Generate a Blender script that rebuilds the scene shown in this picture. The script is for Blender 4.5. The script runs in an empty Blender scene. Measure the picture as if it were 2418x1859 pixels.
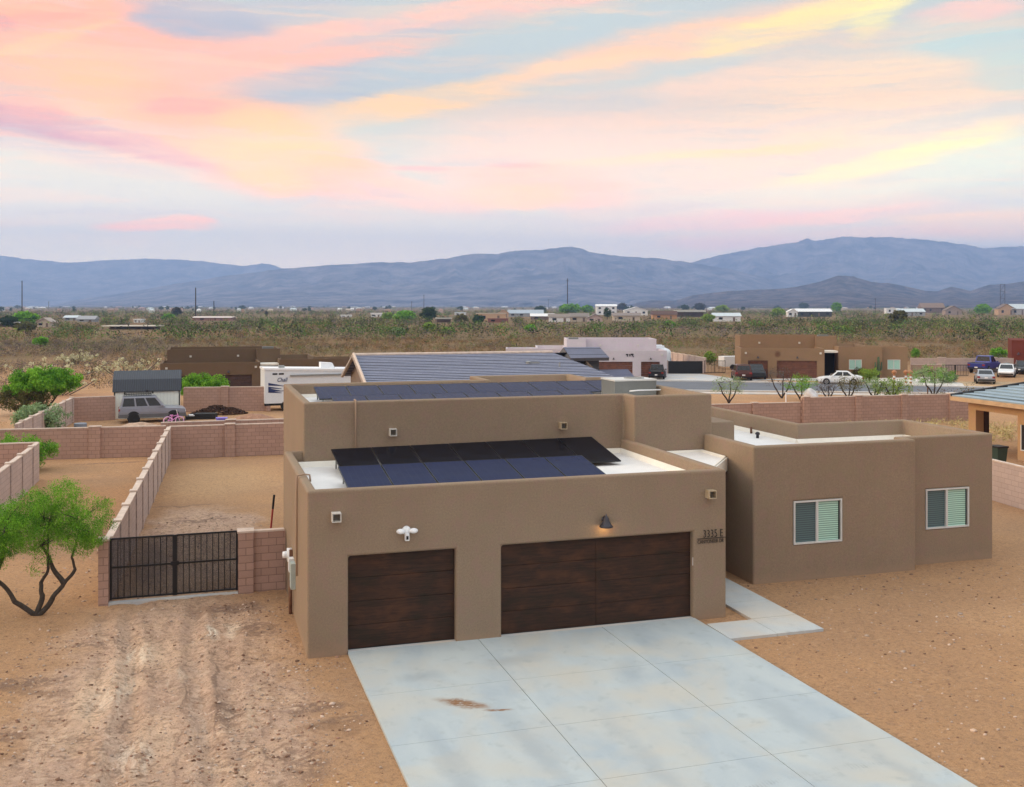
import bpy, bmesh, math, random
import numpy as np
from mathutils import Vector, Matrix, noise as mnoise
R = math.radians
random.seed(7); rng = np.random.default_rng(7)
S = bpy.context.scene
COL = S.collection

# ------------------------------------------------------------------ camera
F, CY, YAW = 2409.0, 721.0, 0.296
CAM = Vector((-2.207, -22.546, 7.668))
cam_d = bpy.data.cameras.new("camera"); cam = bpy.data.objects.new("camera", cam_d); COL.objects.link(cam)
cam.location = CAM; cam.rotation_euler = (R(90), 0, -YAW)
cam_d.sensor_fit = 'HORIZONTAL'; cam_d.sensor_width = 36; cam_d.lens = F / 2418 * 36
cam_d.shift_y = -(929.5 - CY) / 2418
cam_d.clip_start = 0.1; cam_d.clip_end = 90000
S.camera = cam
S.view_settings.view_transform = 'Standard'; S.view_settings.look = 'None'
S.view_settings.gamma = 1.0; S.view_settings.exposure = 0.80
S.cycles.max_bounces = 6; S.cycles.transparent_max_bounces = 16; S.cycles.volume_bounces = 1

cY, sY = math.cos(YAW), math.sin(YAW)
def ray(px, py):
    xr = (px - 1209) / F; up = -(py - CY) / F
    return Vector((xr * cY + sY, -xr * sY + cY, up))
def G(px, py, z=0.0):
    r = ray(px, py); t = (z - CAM.z) / r.z; return CAM + r * t
def GY(px, py, y):
    r = ray(px, py); return CAM + r * ((y - CAM.y) / r.y)
def GX(px, py, x):
    r = ray(px, py); return CAM + r * ((x - CAM.x) / r.x)
def GD(px, py, d):
    return CAM + ray(px, py) * d

def lin(c):
    return tuple(((v / 255) / 12.92 if v / 255 <= 0.04045 else ((v / 255 + 0.055) / 1.055) ** 2.4) for v in c)

# ------------------------------------------------------------------ node helpers
def mat(name):
    m = bpy.data.materials.new(name); m.use_nodes = True
    return m, m.node_tree.nodes, m.node_tree.links, m.node_tree.nodes['Principled BSDF']
def rgba(c): return (c[0], c[1], c[2], 1)
def N(nt, t, **k):
    n = nt.nodes.new(t)
    for a, b in k.items(): setattr(n, a, b)
    return n
def mixc(nt, fac, a, b, blend='MIX'):
    n = nt.nodes.new('ShaderNodeMix'); n.data_type = 'RGBA'; n.blend_type = blend
    for i, v in ((0, fac), (6, a), (7, b)):
        if hasattr(v, 'is_output') or isinstance(v, bpy.types.NodeSocket): nt.links.new(v, n.inputs[i])
        elif i == 0: n.inputs[0].default_value = v
        else: n.inputs[i].default_value = rgba(v)
    return n.outputs[2]
def maprange(nt, v, a, b, c=0.0, d=1.0, interp='LINEAR'):
    n = nt.nodes.new('ShaderNodeMapRange'); n.interpolation_type = interp
    nt.links.new(v, n.inputs[0])
    for i, x in enumerate((a, b, c, d)): n.inputs[1 + i].default_value = x
    return n.outputs[0]
def math_(nt, op, a, b=None):
    n = nt.nodes.new('ShaderNodeMath'); n.operation = op
    for i, v in enumerate((a, b)):
        if v is None: continue
        if isinstance(v, bpy.types.NodeSocket): nt.links.new(v, n.inputs[i])
        else: n.inputs[i].default_value = v
    return n.outputs[0]
def noise_(nt, vec, scale, detail=3, rough=0.55, dist=0.0):
    n = nt.nodes.new('ShaderNodeTexNoise'); n.inputs['Scale'].default_value = scale
    n.inputs['Detail'].default_value = detail; n.inputs['Roughness'].default_value = rough
    n.inputs['Distortion'].default_value = dist
    if vec is not None: nt.links.new(vec, n.inputs['Vector'])
    return n
def mapping(nt, vec, loc=(0, 0, 0), rot=(0, 0, 0), scale=(1, 1, 1), typ='POINT'):
    n = nt.nodes.new('ShaderNodeMapping'); n.vector_type = typ
    n.inputs['Location'].default_value = loc; n.inputs['Rotation'].default_value = rot; n.inputs['Scale'].default_value = scale
    nt.links.new(vec, n.inputs['Vector']); return n.outputs[0]
def blob(nt, vec, x, y, rx, ry, ang=0.0, inner=0.15, amax=1.0):
    v = mapping(nt, vec, (x, y, 0), (0, 0, ang), (rx, ry, 1), 'TEXTURE')
    l = nt.nodes.new('ShaderNodeVectorMath'); l.operation = 'LENGTH'; nt.links.new(v, l.inputs[0])
    return maprange(nt, l.outputs['Value'], 1.0, inner, 0.0, amax, 'SMOOTHSTEP')

# ------------------------------------------------------------------ world: sunset sky in direction space
W = bpy.data.worlds.new("World"); S.world = W; W.use_nodes = True
nt = W.node_tree; bg = nt.nodes['Background']
tc = N(nt, 'ShaderNodeTexCoord')
rotv = mapping(nt, tc.outputs['Generated'], rot=(0, 0, YAW))     # now +y looks along the view heading
sep = N(nt, 'ShaderNodeSeparateXYZ'); nt.links.new(rotv, sep.inputs[0])
az = math_(nt, 'ARCTAN2', sep.outputs[0], sep.outputs[1])
el = math_(nt, 'ARCSINE', sep.outputs[2])
cmb = N(nt, 'ShaderNodeCombineXYZ'); nt.links.new(az, cmb.inputs[0]); nt.links.new(el, cmb.inputs[1])
base_v = cmb.outputs[0]
nz = noise_(nt, mapping(nt, base_v, rot=(0, 0, R(-9)), scale=(4.5, 20, 1)), 1.0, 8, 0.66, 0.6)
off = N(nt, 'ShaderNodeVectorMath', operation='MULTIPLY_ADD')
nt.links.new(nz.outputs['Color'], off.inputs[0]); off.inputs[1].default_value = (0.11, 0.030, 0); off.inputs[2].default_value = (-0.055, -0.015, 0)
addv = N(nt, 'ShaderNodeVectorMath', operation='ADD'); nt.links.new(base_v, addv.inputs[0]); nt.links.new(off.outputs[0], addv.inputs[1])
wv = addv.outputs[0]
ramp = N(nt, 'ShaderNodeValToRGB'); nt.links.new(maprange(nt, el, -0.05, 1.5), ramp.inputs[0])
cr = ramp.color_ramp
def rp(e): return (e + 0.05) / 1.55
stops = [(0.0, (222, 213, 215)), (0.045, (222, 216, 215)), (0.10, (214, 214, 210)), (0.19, (200, 209, 212)), (0.29, (186, 197, 213)), (0.6, (158, 176, 206)), (1.5, (136, 158, 198))]
cr.elements[0].position = rp(0.0); cr.elements[0].color = rgba(lin(stops[0][1]))
cr.elements[1].position = rp(1.5); cr.elements[1].color = rgba(lin(stops[-1][1]))
for e, c in stops[1:-1]:
    q = cr.elements.new(rp(e)); q.color = rgba(lin(c))
colr = ramp.outputs[0]
# (x, y, rx, ry, rise angle in degrees, colour, strength, inner edge), in picture units of the 2185 px view turned into angles
BL = [
 (2080, 250, 420, 300, 0, (200, 224, 230), .75, .1), (300, 470, 560, 130, 0, (214, 214, 212), .9, .2),
 (1650, 480, 700, 90, 0, (238, 222, 216), .8, .2), (1550, 270, 760, 190, 3, (250, 224, 210), .85, .35),
 (1900, 200, 420, 120, 0, (255, 232, 208), .8, .3), (1180, 300, 420, 110, 5, (240, 218, 212), .75, .25),
 (230, 150, 560, 200, -8, (255, 186, 160), .95, .45), (150, 60, 330, 80, 5, (255, 184, 162), .8, .3),
 (620, 120, 360, 80, 8, (248, 190, 180), .75, .25), (200, 185, 300, 110, -12, (255, 206, 160), .8, .15),
 (560, 320, 380, 105, -16, (255, 190, 162), .95, .4), (600, 285, 240, 85, -12, (255, 214, 160), .9, .1),
 (550, 360, 150, 42, -22, (255, 208, 160), .8, .2),
 (420, 42, 180, 46, -4, (168, 176, 206), 1.0, .35), (560, 20, 240, 30, 5, (186, 186, 210), .7, .2),
 (790, 166, 340, 50, 8, (170, 184, 212), 1.0, .45), (960, 130, 260, 60, 10, (188, 202, 218), .9, .3),
 (650, 210, 150, 24, -8, (186, 194, 214), .7, .2),
 (760, 112, 260, 30, 9, (255, 192, 172), .85, .25), (620, 78, 180, 26, 16, (250, 196, 184), .6, .2),
 (1020, 30, 520, 24, 7, (250, 196, 190), .85, .3), (950, 60, 260, 14, 8, (184, 190, 212), .7, .2), (820, 80, 160, 14, 9, (190, 190, 214), .7, .2),
 (1250, 62, 340, 36, 8, (186, 204, 222), .95, .35),
 (930, 215, 370, 40, 10, (255, 214, 170), .95, .3), (1110, 180, 150, 26, 6, (255, 212, 178), .8, .2),
 (1480, 88, 520, 58, 10, (255, 208, 184), .95, .35), (1700, 48, 320, 44, 12, (255, 236, 182), .9, .2), (1250, 135, 200, 18, 5, (255, 216, 188), .8, .2),
 (1880, 25, 90, 40, 35, (255, 240, 190), .8, .2), (2080, 22, 160, 22, 0, (248, 208, 204), .8, .2),
 (1290, 168, 330, 30, 5, (192, 210, 222), .8, .3), (1480, 140, 230, 20, 8, (190, 212, 226), .7, .2),
 (2080, 85, 230, 48, -6, (188, 218, 232), .9, .35), (2140, 150, 110, 50, 0, (196, 222, 228), .9, .2),
 (1250, 222, 260, 34, 2, (212, 212, 216), .75, .2), (1850, 248, 330, 12, 3, (226, 212, 214), .7, .2), (2000, 262, 260, 18, 8, (212, 214, 218), .7, .2),
 (1850, 300, 150, 14, 0, (255, 240, 200), .3, .2), (1900, 342, 320, 26, 9, (255, 244, 196), .65, .2), (2040, 295, 160, 22, 12, (255, 246, 200), .7, .2),
 (1620, 318, 250, 14, 3, (252, 218, 176), .8, .2), (1360, 335, 260, 16, 3, (252, 222, 190), .6, .2),
 (2100, 345, 240, 44, 8, (222, 234, 226), .85, .2), (1700, 418, 440, 34, 3, (236, 236, 222), .75, .2),
 (1150, 390, 280, 60, -6, (255, 198, 182), .85, .3), (880, 420, 250, 36, -8, (248, 204, 192), .7, .2), (1040, 345, 150, 16, 3, (206, 208, 214), .6, .2),
 (1100, 420, 160, 30, 0, (255, 210, 176), .7, .1), (1120, 352, 110, 9, 0, (232, 180, 174), .7, .2), (900, 362, 90, 10, 0, (226, 178, 176), .6, .2),
 (1760, 465, 300, 20, 5, (255, 214, 200), .8, .2), (1500, 470, 300, 26, 3, (244, 206, 202), .75, .2), (2110, 480, 260, 34, -3, (255, 216, 190), .85, .2),
 (1430, 440, 180, 12, 4, (216, 200, 206), .7, .2), (2000, 448, 220, 12, 3, (222, 206, 208), .6, .2), (1180, 470, 220, 12, -3, (214, 204, 210), .6, .2),
 (120, 268, 330, 38, -9, (190, 152, 162), 1.0, .3), (300, 312, 220, 28, -14, (200, 158, 166), .95, .2), (410, 226, 130, 20, 3, (228, 168, 160), .7, .2), (60, 225, 120, 26, -10, (224, 170, 162), .7, .2),
 (140, 322, 280, 16, -9, (196, 194, 208), .9, .2), (140, 300, 200, 7, -10, (184, 172, 186), .5, .1),
 (330, 482, 150, 18, 4, (255, 194, 172), 1.0, .5), (230, 452, 260, 12, 0, (202, 196, 202), .6, .2), (820, 412, 120, 10, -8, (206, 190, 198), .6, .2), (640, 455, 240, 12, 0, (206, 202, 206), .5, .2),
 (0, 45, 40, 20, -10, (170, 142, 150), .7, .2), (60, 40, 220, 16, 12, (255, 170, 160), .5, .2), (90, 85, 240, 15, 17, (255, 212, 168), .6, .2),
 (1560, 520, 200, 20, 0, (248, 214, 212), .6, .2), (1900, 500, 260, 14, 0, (255, 206, 190), .7, .2),
]
K = 1.1066
wisp = maprange(nt, noise_(nt, mapping(nt, wv, rot=(0, 0, R(-8)), scale=(5, 60, 1)), 1.0, 7, 0.68, 0.5).outputs[0], 0.36, 0.60, 0.45, 1.0)
for (x, y, rx, ry, ang, c, a, inn) in BL:
    xx = x * K; yy = y * K; a_ = math.atan((xx - 1209) / F); cc = math.cos(a_)
    e_ = math.atan((CY - yy) / F * cc)
    m = blob(nt, wv, a_, e_, rx * K / F * cc, ry * K / F * cc * 1.12, R(ang), (max(inn * 1.2, .42) if ry < 60 else inn * 1.15), a)
    m = math_(nt, 'MULTIPLY', m, wisp)
    l_ = lin(c); Y_ = .3 * l_[0] + .55 * l_[1] + .15 * l_[2]; sf = 1.5 if c[0] > c[2] + 25 else 1.0
    if c[0] > 240 and c[2] < 200: l_ = (l_[0], l_[1] * 1.06, l_[2])
    colr = mixc(nt, m, colr, tuple(max(0, Y_ + (v - Y_) * sf) for v in l_))
# unseen sky behind and overhead brightened as fill; to the left it glows warm
sn = noise_(nt, mapping(nt, wv, rot=(0, 0, R(-9)), scale=(3.2, 52, 1)), 1.0, 8, 0.66, 0.9)
sn2 = noise_(nt, mapping(nt, wv, loc=(3, 1, 0), rot=(0, 0, R(-7)), scale=(4.0, 70, 1)), 1.0, 8, 0.68, 0.7)
hi_ = maprange(nt, el, .035, .10)
colr = mixc(nt, math_(nt, 'MULTIPLY', maprange(nt, sn.outputs[0], .50, .68, 0, .55), hi_), colr, (1.02, .68, .47))
colr = mixc(nt, math_(nt, 'MULTIPLY', maprange(nt, sn2.outputs[0], .53, .70, 0, .5), hi_), colr, (.50, .58, .70))
back = maprange(nt, sep.outputs[1], 0.45, -0.5, 0, 1, 'SMOOTHSTEP')
colr = mixc(nt, back, colr, (.66, .60, .60))
upg = maprange(nt, el, .30, .75, 0, 1, 'SMOOTHSTEP')
colr = mixc(nt, upg, colr, (.88, 1.02, 1.38))
west = blob(nt, base_v, R(-100), R(14), R(62), R(26), 0, .1, 0.85)
colr = mixc(nt, west, colr, (1.5, 0.95, 0.55))
low = maprange(nt, el, -0.02, -0.25); colr = mixc(nt, low, colr, (0.20, 0.15, 0.11))
hg = maprange(nt, el, 0.0, .19, 2.75, 1.02)
colr = mixc(nt, 1.0, colr, mixc(nt, maprange(nt, el, .0, .24), (1.60, 1.25, .76), (1.16, 1.03, .75)), 'MULTIPLY')
hv = N(nt, 'ShaderNodeVectorMath', operation='SCALE'); nt.links.new(colr, hv.inputs[0]); nt.links.new(hg, hv.inputs[3]); colr = hv.outputs[0]
sky = N(nt, 'ShaderNodeTexSky'); sky.sky_type = 'NISHITA'; sky.sun_disc = False
sky.sun_elevation = R(14); sky.sun_rotation = R(-80); sky.altitude = 850; sky.dust_density = 1.5
colr = mixc(nt, 0.004, colr, sky.outputs[0], 'ADD')
hgk = None
nt.links.new(colr, bg.inputs[0]); bg.inputs[1].default_value = 0.78
W.cycles.sampling_method = 'MANUAL'; W.cycles.sample_map_resolution = 512

sun_d = bpy.data.lights.new("sun", 'SUN'); sun = bpy.data.objects.new("sun", sun_d); COL.objects.link(sun)
sun_d.energy = 1.5; sun_d.angle = R(24); sun_d.color = (1.0, 0.79, 0.54)
SUNDIR = Vector((-1.0, 0.10, 0.30)).normalized()
sun.rotation_euler = SUNDIR.to_track_quat('Z', 'Y').to_euler()

# ------------------------------------------------------------------ mesh helpers
class MB:
    def __init__(s): s.v = []; s.f = []
    def add(s, vs, fs):
        b = len(s.v); s.v += [tuple(p) for p in vs]; s.f += [tuple(i + b for i in f) for f in fs]; return s
    def box(s, x0, x1, y0, y1, z0, z1, rz=0.0, c=None):
        vs = [(x, y, z) for z in (z0, z1) for y in (y0, y1) for x in (x0, x1)]
        if rz:
            cx, cy = c if c else ((x0 + x1) / 2, (y0 + y1) / 2); a, b = math.cos(rz), math.sin(rz)
            vs = [(cx + (x - cx) * a - (y - cy) * b, cy + (x - cx) * b + (y - cy) * a, z) for x, y, z in vs]
        return s.add(vs, [(0, 2, 3, 1), (4, 5, 7, 6), (0, 1, 5, 4), (1, 3, 7, 5), (3, 2, 6, 7), (2, 0, 4, 6)])
    def hexa(s, p):      # 4 bottom (ccw) + 4 top
        return s.add(p, [(3, 2, 1, 0), (4, 5, 6, 7), (0, 1, 5, 4), (1, 2, 6, 5), (2, 3, 7, 6), (3, 0, 4, 7)])
    def prism(s, pts, z0, z1):
        n = len(pts)
        return s.add([(x, y, z0) for x, y in pts] + [(x, y, z1) for x, y in pts],
                     [tuple(range(n - 1, -1, -1)), tuple(range(n, 2 * n))] + [(i, (i + 1) % n, n + (i + 1) % n, n + i) for i in range(n)])
    def tube(s, path, rad, n=8, caps=True):
        path = [Vector(p) for p in path]
        if not hasattr(rad, '__len__'): rad = [rad] * len(path)
        rings = []; prev = None
        for i, p in enumerate(path):
            t = (path[min(i + 1, len(path) - 1)] - path[max(i - 1, 0)]).normalized()
            ref = prev if prev is not None else (Vector((0, 0, 1)) if abs(t.z) < .9 else Vector((1, 0, 0)))
            u = (ref - t * ref.dot(t)).normalized(); prev = u; w = t.cross(u)
            rings.append([p + (u * math.cos(2 * math.pi * k / n) + w * math.sin(2 * math.pi * k / n)) * rad[i] for k in range(n)])
        vs = [q for r_ in rings for q in r_]; fs = []
        for i in range(len(path) - 1):
            for k in range(n): fs.append((i * n + k, i * n + (k + 1) % n, (i + 1) * n + (k + 1) % n, (i + 1) * n + k))
        if caps: fs += [tuple(range(n - 1, -1, -1)), tuple(range((len(path) - 1) * n, len(path) * n))]
        return s.add(vs, fs)
    def lathe(s, prof, c=(0, 0, 0), n=16, axis='Z'):
        vs = []
        for (r_, h) in prof:
            for k in range(n):
                a = 2 * math.pi * k / n; x, y = r_ * math.cos(a), r_ * math.sin(a)
                p = (x, y, h) if axis == 'Z' else ((x, h, y) if axis == 'Y' else (h, x, y))
                vs.append((c[0] + p[0], c[1] + p[1], c[2] + p[2]))
        fs = [(i * n + k, i * n + (k + 1) % n, (i + 1) * n + (k + 1) % n, (i + 1) * n + k) for i in range(len(prof) - 1) for k in range(n)]
        fs += [tuple(range(n - 1, -1, -1)), tuple(range((len(prof) - 1) * n, len(prof) * n))]
        return s.add(vs, fs)
    def quad(s, a, b, c, d): return s.add([a, b, c, d], [(0, 1, 2, 3)])
    def build(s, name, m=None, parent=None, smooth=False, fix=True):
        me = bpy.data.meshes.new(name); me.from_pydata(s.v, [], s.f); me.update()
        if fix and len(s.f) > 3:
            bm = bmesh.new(); bm.from_mesh(me); bmesh.ops.recalc_face_normals(bm, faces=bm.faces); bm.to_mesh(me); bm.free()
        if m: me.materials.append(m)
        if smooth:
            for p in me.polygons: p.use_smooth = True
        o = bpy.data.objects.new(name, me); COL.objects.link(o)
        if parent: o.parent = parent
        return o

def tag(o, label=None, cat=None, group=None, kind=None):
    if label: o['label'] = label
    if cat: o['category'] = cat
    if group: o['group'] = group
    if kind: o['kind'] = kind
    return o
def thing(name, loc, label, cat, rz=0.0, group=None, scale=None):
    o = bpy.data.objects.new(name, None); COL.objects.link(o); o.empty_display_size = .2
    o.location = loc; o.rotation_euler = (0, 0, rz)
    if scale: o.scale = scale
    return tag(o, label, cat, group)
def copy_tree(o, parent=None):
    c = o.copy(); COL.objects.link(c)
    if parent is not None: c.parent = parent
    for ch in list(o.children): copy_tree(ch, c)
    return c
def bake(o, mods):
    """apply modifiers without operators"""
    for t, k in mods:
        m = o.modifiers.new(t, t)
        for a, b in k.items(): setattr(m, a, b)
    dg = bpy.context.evaluated_depsgraph_get(); dg.update()
    me = bpy.data.meshes.new_from_object(o.evaluated_get(dg))
    o.modifiers.clear(); o.data = me; return o
def bevel(o, w, seg=2, ang=40):
    return bake(o, [('BEVEL', dict(width=w, segments=seg, limit_method='ANGLE', angle_limit=R(ang)))])
def cut(o, cutters):
    for c in cutters:
        cu = c.build('cutter'); bake(o, [('BOOLEAN', dict(object=cu, operation='DIFFERENCE', solver='EXACT'))])
        bpy.data.objects.remove(cu)
    return o

# ------------------------------------------------------------------ materials
def simple(name, c, rough=0.7, metal=0.0, spec=0.5, var=0.12, vscale=3.0, bump=0.0, bscale=60, obj_=True):
    m, ns, ls, p = mat(name); t = m.node_tree
    tc = N(t, 'ShaderNodeTexCoord').outputs['Object']
    n1 = noise_(t, tc, vscale, 4, 0.6)
    col = mixc(t, maprange(t, n1.outputs[0], .3, .7), tuple(v * (1 - var) for v in c), tuple(min(1, v * (1 + var)) for v in c))
    ls.new(col, p.inputs['Base Color']); p.inputs['Roughness'].default_value = rough; p.inputs['Metallic'].default_value = metal
    p.inputs['Specular IOR Level'].default_value = spec
    if bump:
        b = N(t, 'ShaderNodeBump'); b.inputs['Strength'].default_value = bump; b.inputs['Distance'].default_value = .02
        ls.new(noise_(t, tc, bscale, 3).outputs[0], b.inputs['Height']); ls.new(b.outputs[0], p.inputs['Normal'])
    return m
def stucco(name, c):
    m, ns, ls, p = mat(name); t = m.node_tree
    tc = N(t, 'ShaderNodeTexCoord').outputs['Object']
    n1 = noise_(t, tc, .7, 5, .6); n2 = noise_(t, tc, 24, 4, .8); n3 = noise_(t, tc, 3.2, 5, .65); n4 = noise_(t, mapping(t, tc, loc=(7, 3, 1)), 2.4, 5, .65)
    col = mixc(t, maprange(t, n1.outputs[0], .3, .7), tuple(v * .93 for v in c), tuple(v * 1.06 for v in c))
    col = mixc(t, maprange(t, n2.outputs[0], .38, .62, 0, .5), col, tuple(v * .66 for v in c))
    col = mixc(t, maprange(t, n3.outputs[0], .50, .62, 0, .40), col, (c[0] * .98, c[1] * .84, c[2] * .98))
    col = mixc(t, maprange(t, n4.outputs[0], .52, .64, 0, .35), col, (c[0] * .84, c[1] * .93, c[2] * .86))
    spz = N(t, 'ShaderNodeSeparateXYZ'); ls.new(tc, spz.inputs[0])
    st_ = noise_(t, mapping(t, tc, scale=(7, 7, .35)), 1.0, 5, .7); col = mixc(t, maprange(t, st_.outputs[0], .52, .70, 0, .16), col, tuple(v * .74 for v in c))
    sp2 = math_(t, 'ADD', spz.outputs[2], math_(t, 'MULTIPLY', n3.outputs[0], -.5)); col = mixc(t, maprange(t, sp2, -.22, .02, .55, 0), col, (.36, .245, .165))
    ls.new(col, p.inputs['Base Color']); p.inputs['Roughness'].default_value = .95; p.inputs['Specular IOR Level'].default_value = .15
    b = N(t, 'ShaderNodeBump'); b.inputs['Strength'].default_value = .6; b.inputs['Distance'].default_value = .012
    ls.new(n2.outputs[0], b.inputs['Height']); ls.new(b.outputs[0], p.inputs['Normal'])
    return m
def blockmat(name, c, c2=None, mort=None, bw=.4, bh=.2):
    m, ns, ls, p = mat(name); t = m.node_tree
    tc = N(t, 'ShaderNodeTexCoord').outputs['Object']
    sp = N(t, 'ShaderNodeSeparateXYZ'); ls.new(tc, sp.inputs[0])
    cb = N(t, 'ShaderNodeCombineXYZ'); ls.new(sp.outputs[0], cb.inputs[0]); ls.new(sp.outputs[2], cb.inputs[1])
    br = N(t, 'ShaderNodeTexBrick'); br.offset = .5
    ls.new(cb.outputs[0], br.inputs['Vector']); br.inputs['Scale'].default_value = 1
    br.inputs['Brick Width'].default_value = bw; br.inputs['Row Height'].default_value = bh; br.inputs['Mortar Size'].default_value = .011
    c2 = c2 or tuple(v * .86 for v in c); mort = mort or tuple(v * .5 for v in c)
    br.inputs['Color1'].default_value = rgba(c); br.inputs['Color2'].default_value = rgba(c2); br.inputs['Mortar'].default_value = rgba(mort)
    br.inputs['Mortar Smooth'].default_value = .2
    n1 = noise_(t, tc, 1.3, 5, .65); n2 = noise_(t, tc, 25, 3, .7)
    col = mixc(t, maprange(t, n1.outputs[0], .35, .75, 0, .4), br.outputs[0], tuple(v * .72 for v in c))
    col = mixc(t, maprange(t, n2.outputs[0], .35, .7, 0, .3), col, tuple(v * .6 for v in c))
    ls.new(col, p.inputs['Base Color']); p.inputs['Roughness'].default_value = .95; p.inputs['Specular IOR Level'].default_value = .15
    b = N(t, 'ShaderNodeBump'); b.inputs['Strength'].default_value = .5; b.inputs['Distance'].default_value = .01; b.invert = True
    ls.new(br.outputs['Fac'], b.inputs['Height']); ls.new(b.outputs[0], p.inputs['Normal'])
    return m
def glassy(name, c, rough=.08):
    m, ns, ls, p = mat(name); p.inputs['Base Color'].default_value = rgba(c); p.inputs['Roughness'].default_value = rough
    p.inputs['Specular IOR Level'].default_value = .6
    t = m.node_tree; tc = N(t, 'ShaderNodeTexCoord').outputs['Object']
    ls.new(mixc(t, noise_(t, tc, 2, 2).outputs[0], tuple(v * .8 for v in c), tuple(v * 1.2 for v in c)), p.inputs['Base Color'])
    return m
def tinted(name, c, c_dark=None, rough=.8, transl=.0):
    """foliage: colour varies leaf by leaf through the 'tint' attribute"""
    m, ns, ls, p = mat(name); t = m.node_tree
    at = N(t, 'ShaderNodeAttribute', attribute_name='tint')
    sp = N(t, 'ShaderNodeSeparateColor'); ls.new(at.outputs['Color'], sp.inputs[0])
    col = mixc(t, sp.outputs[0], c_dark or tuple(v * .4 for v in c), c)
    ls.new(col, p.inputs['Base Color']); p.inputs['Roughness'].default_value = rough; p.inputs['Specular IOR Level'].default_value = .2
    if transl:
        tr = N(t, 'ShaderNodeBsdfTranslucent'); ls.new(col, tr.inputs[0]); mx = N(t, 'ShaderNodeMixShader'); mx.inputs[0].default_value = transl
        ls.new(p.outputs[0], mx.inputs[1]); ls.new(tr.outputs[0], mx.inputs[2]); ls.new(mx.outputs[0], ns['Material Output'].inputs[0])
    return m

STUC = (0.312, 0.232, 0.163)
M = {}
M['stucco'] = stucco('stucco', STUC)
M['membrane'] = simple('roof_membrane', (.80, .78, .76), .6, var=.06, vscale=1.2, bump=.2, bscale=12)
M['cant'] = simple('membrane_trim', (.82, .78, .70), .6, var=.05)
M['block'] = blockmat('concrete_block', (.50, .325, .26))
M['block2'] = blockmat('concrete_block_pale', (.60, .47, .42), mort=(.42, .32, .28))
M['cap'] = simple('block_cap', (.62, .50, .42), .9, var=.15, vscale=4, bump=.3)
M['black_metal'] = simple('black_metal', (.012, .012, .013), .45, metal=.3)
M['white_paint'] = simple('white_paint', (.78, .79, .80), .5, var=.04)
M['white_plastic'] = simple('white_plastic', (.85, .87, .9), .4, var=.03)
M['grey_metal'] = simple('grey_metal', (.30, .31, .31), .5, metal=.4, var=.08)
M['ac'] = simple('unit_metal', (.17, .18, .175), .6, metal=.1, var=.06)
M['ac_top'] = simple('unit_top', (.6, .6, .58), .6, metal=.1, var=.06)
M['conduit'] = simple('painted_conduit', (.34, .235, .165), .7, var=.05)
M['meter'] = simple('meter_box', (.44, .52, .50), .5, metal=.2, var=.06)
M['bronze'] = simple('dark_bronze', (.05, .045, .055), .45, metal=.4)
M['frame'] = simple('window_frame', (.62, .62, .60), .5, var=.04)
M['rust'] = simple('rusty_pipe', (.17, .08, .045), .8, var=.3, vscale=9)
M['dark'] = simple('dark_void', (.012, .011, .011), .8)
M['rubber'] = simple('tyre_rubber', (.018, .018, .019), .85)
M['rim'] = simple('wheel_rim', (.5, .5, .52), .35, metal=.7)
M['tail'] = simple('tail_light', (.25, .02, .015), .3)
M['head'] = simple('head_light', (.75, .77, .8), .2)
M['carglass'] = glassy('car_glass', (.012, .016, .022))
M['plate'] = simple('number_plate', (.7, .7, .72), .5)

# garage door timber: brown with stained planks
m, ns, ls, p = mat('door_timber'); t = m.node_tree
tc = N(t, 'ShaderNodeTexCoord').outputs['Object']
grain = noise_(t, mapping(t, tc, scale=(1.2, 1, 22)), 1.6, 6, .65, .4)
pat = noise_(t, mapping(t, tc, scale=(1, 1, 2.2)), 1.5, 4, .6, .3)
c = mixc(t, maprange(t, grain.outputs[0], .3, .7), (.020, .010, .006), (.060, .026, .014))
c = mixc(t, maprange(t, pat.outputs[0], .50, .72, 0, .6), c, (.105, .040, .017))
c = mixc(t, maprange(t, pat.outputs[0], .48, .32, 0, .6), c, (.016, .014, .007))
ls.new(c, p.inputs['Base Color']); p.inputs['Roughness'].default_value = .6; p.inputs['Specular IOR Level'].default_value = .3
M['timber'] = m
m2 = m.copy(); m2.name = 'door_timber_red'
M['timber_red'] = simple('red_brown_door', (.13, .045, .024), .6, var=.35, vscale=2.5)

# solar cells: deep blue-black with fine grid, glass on top
m, ns, ls, p = mat('solar_cells'); t = m.node_tree
tc = N(t, 'ShaderNodeTexCoord').outputs['Object']
br = N(t, 'ShaderNodeTexBrick'); br.offset = 0; ls.new(tc, br.inputs['Vector']); br.inputs['Scale'].default_value = 1
br.inputs['Brick Width'].default_value = .17; br.inputs['Row Height'].default_value = .165; br.inputs['Mortar Size'].default_value = .0025
br.inputs['Color1'].default_value = (.008, .014, .055, 1); br.inputs['Color2'].default_value = (.009, .016, .062, 1); br.inputs['Mortar'].default_value = (.03, .04, .09, 1)
dirt = noise_(t, tc, 2.5, 5, .6)
c = mixc(t, maprange(t, dirt.outputs[0], .4, .8, 0, .3), br.outputs[0], (.03, .035, .06))
ls.new(c, p.inputs['Base Color']); p.inputs['Roughness'].default_value = .25; p.inputs['Specular IOR Level'].default_value = .03
M['solar'] = m
M['solar_dark_reflect'] = m.copy(); M['solar_dark_reflect'].name = 'solar_cells_dark_reflect'  # rear garage row: same cells, darker sky reflection put into the base colour
for nd in M['solar_dark_reflect'].node_tree.nodes:
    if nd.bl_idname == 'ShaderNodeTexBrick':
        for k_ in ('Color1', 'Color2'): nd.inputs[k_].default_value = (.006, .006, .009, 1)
        nd.inputs['Mortar'].default_value = (.012, .012, .016, 1)
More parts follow.
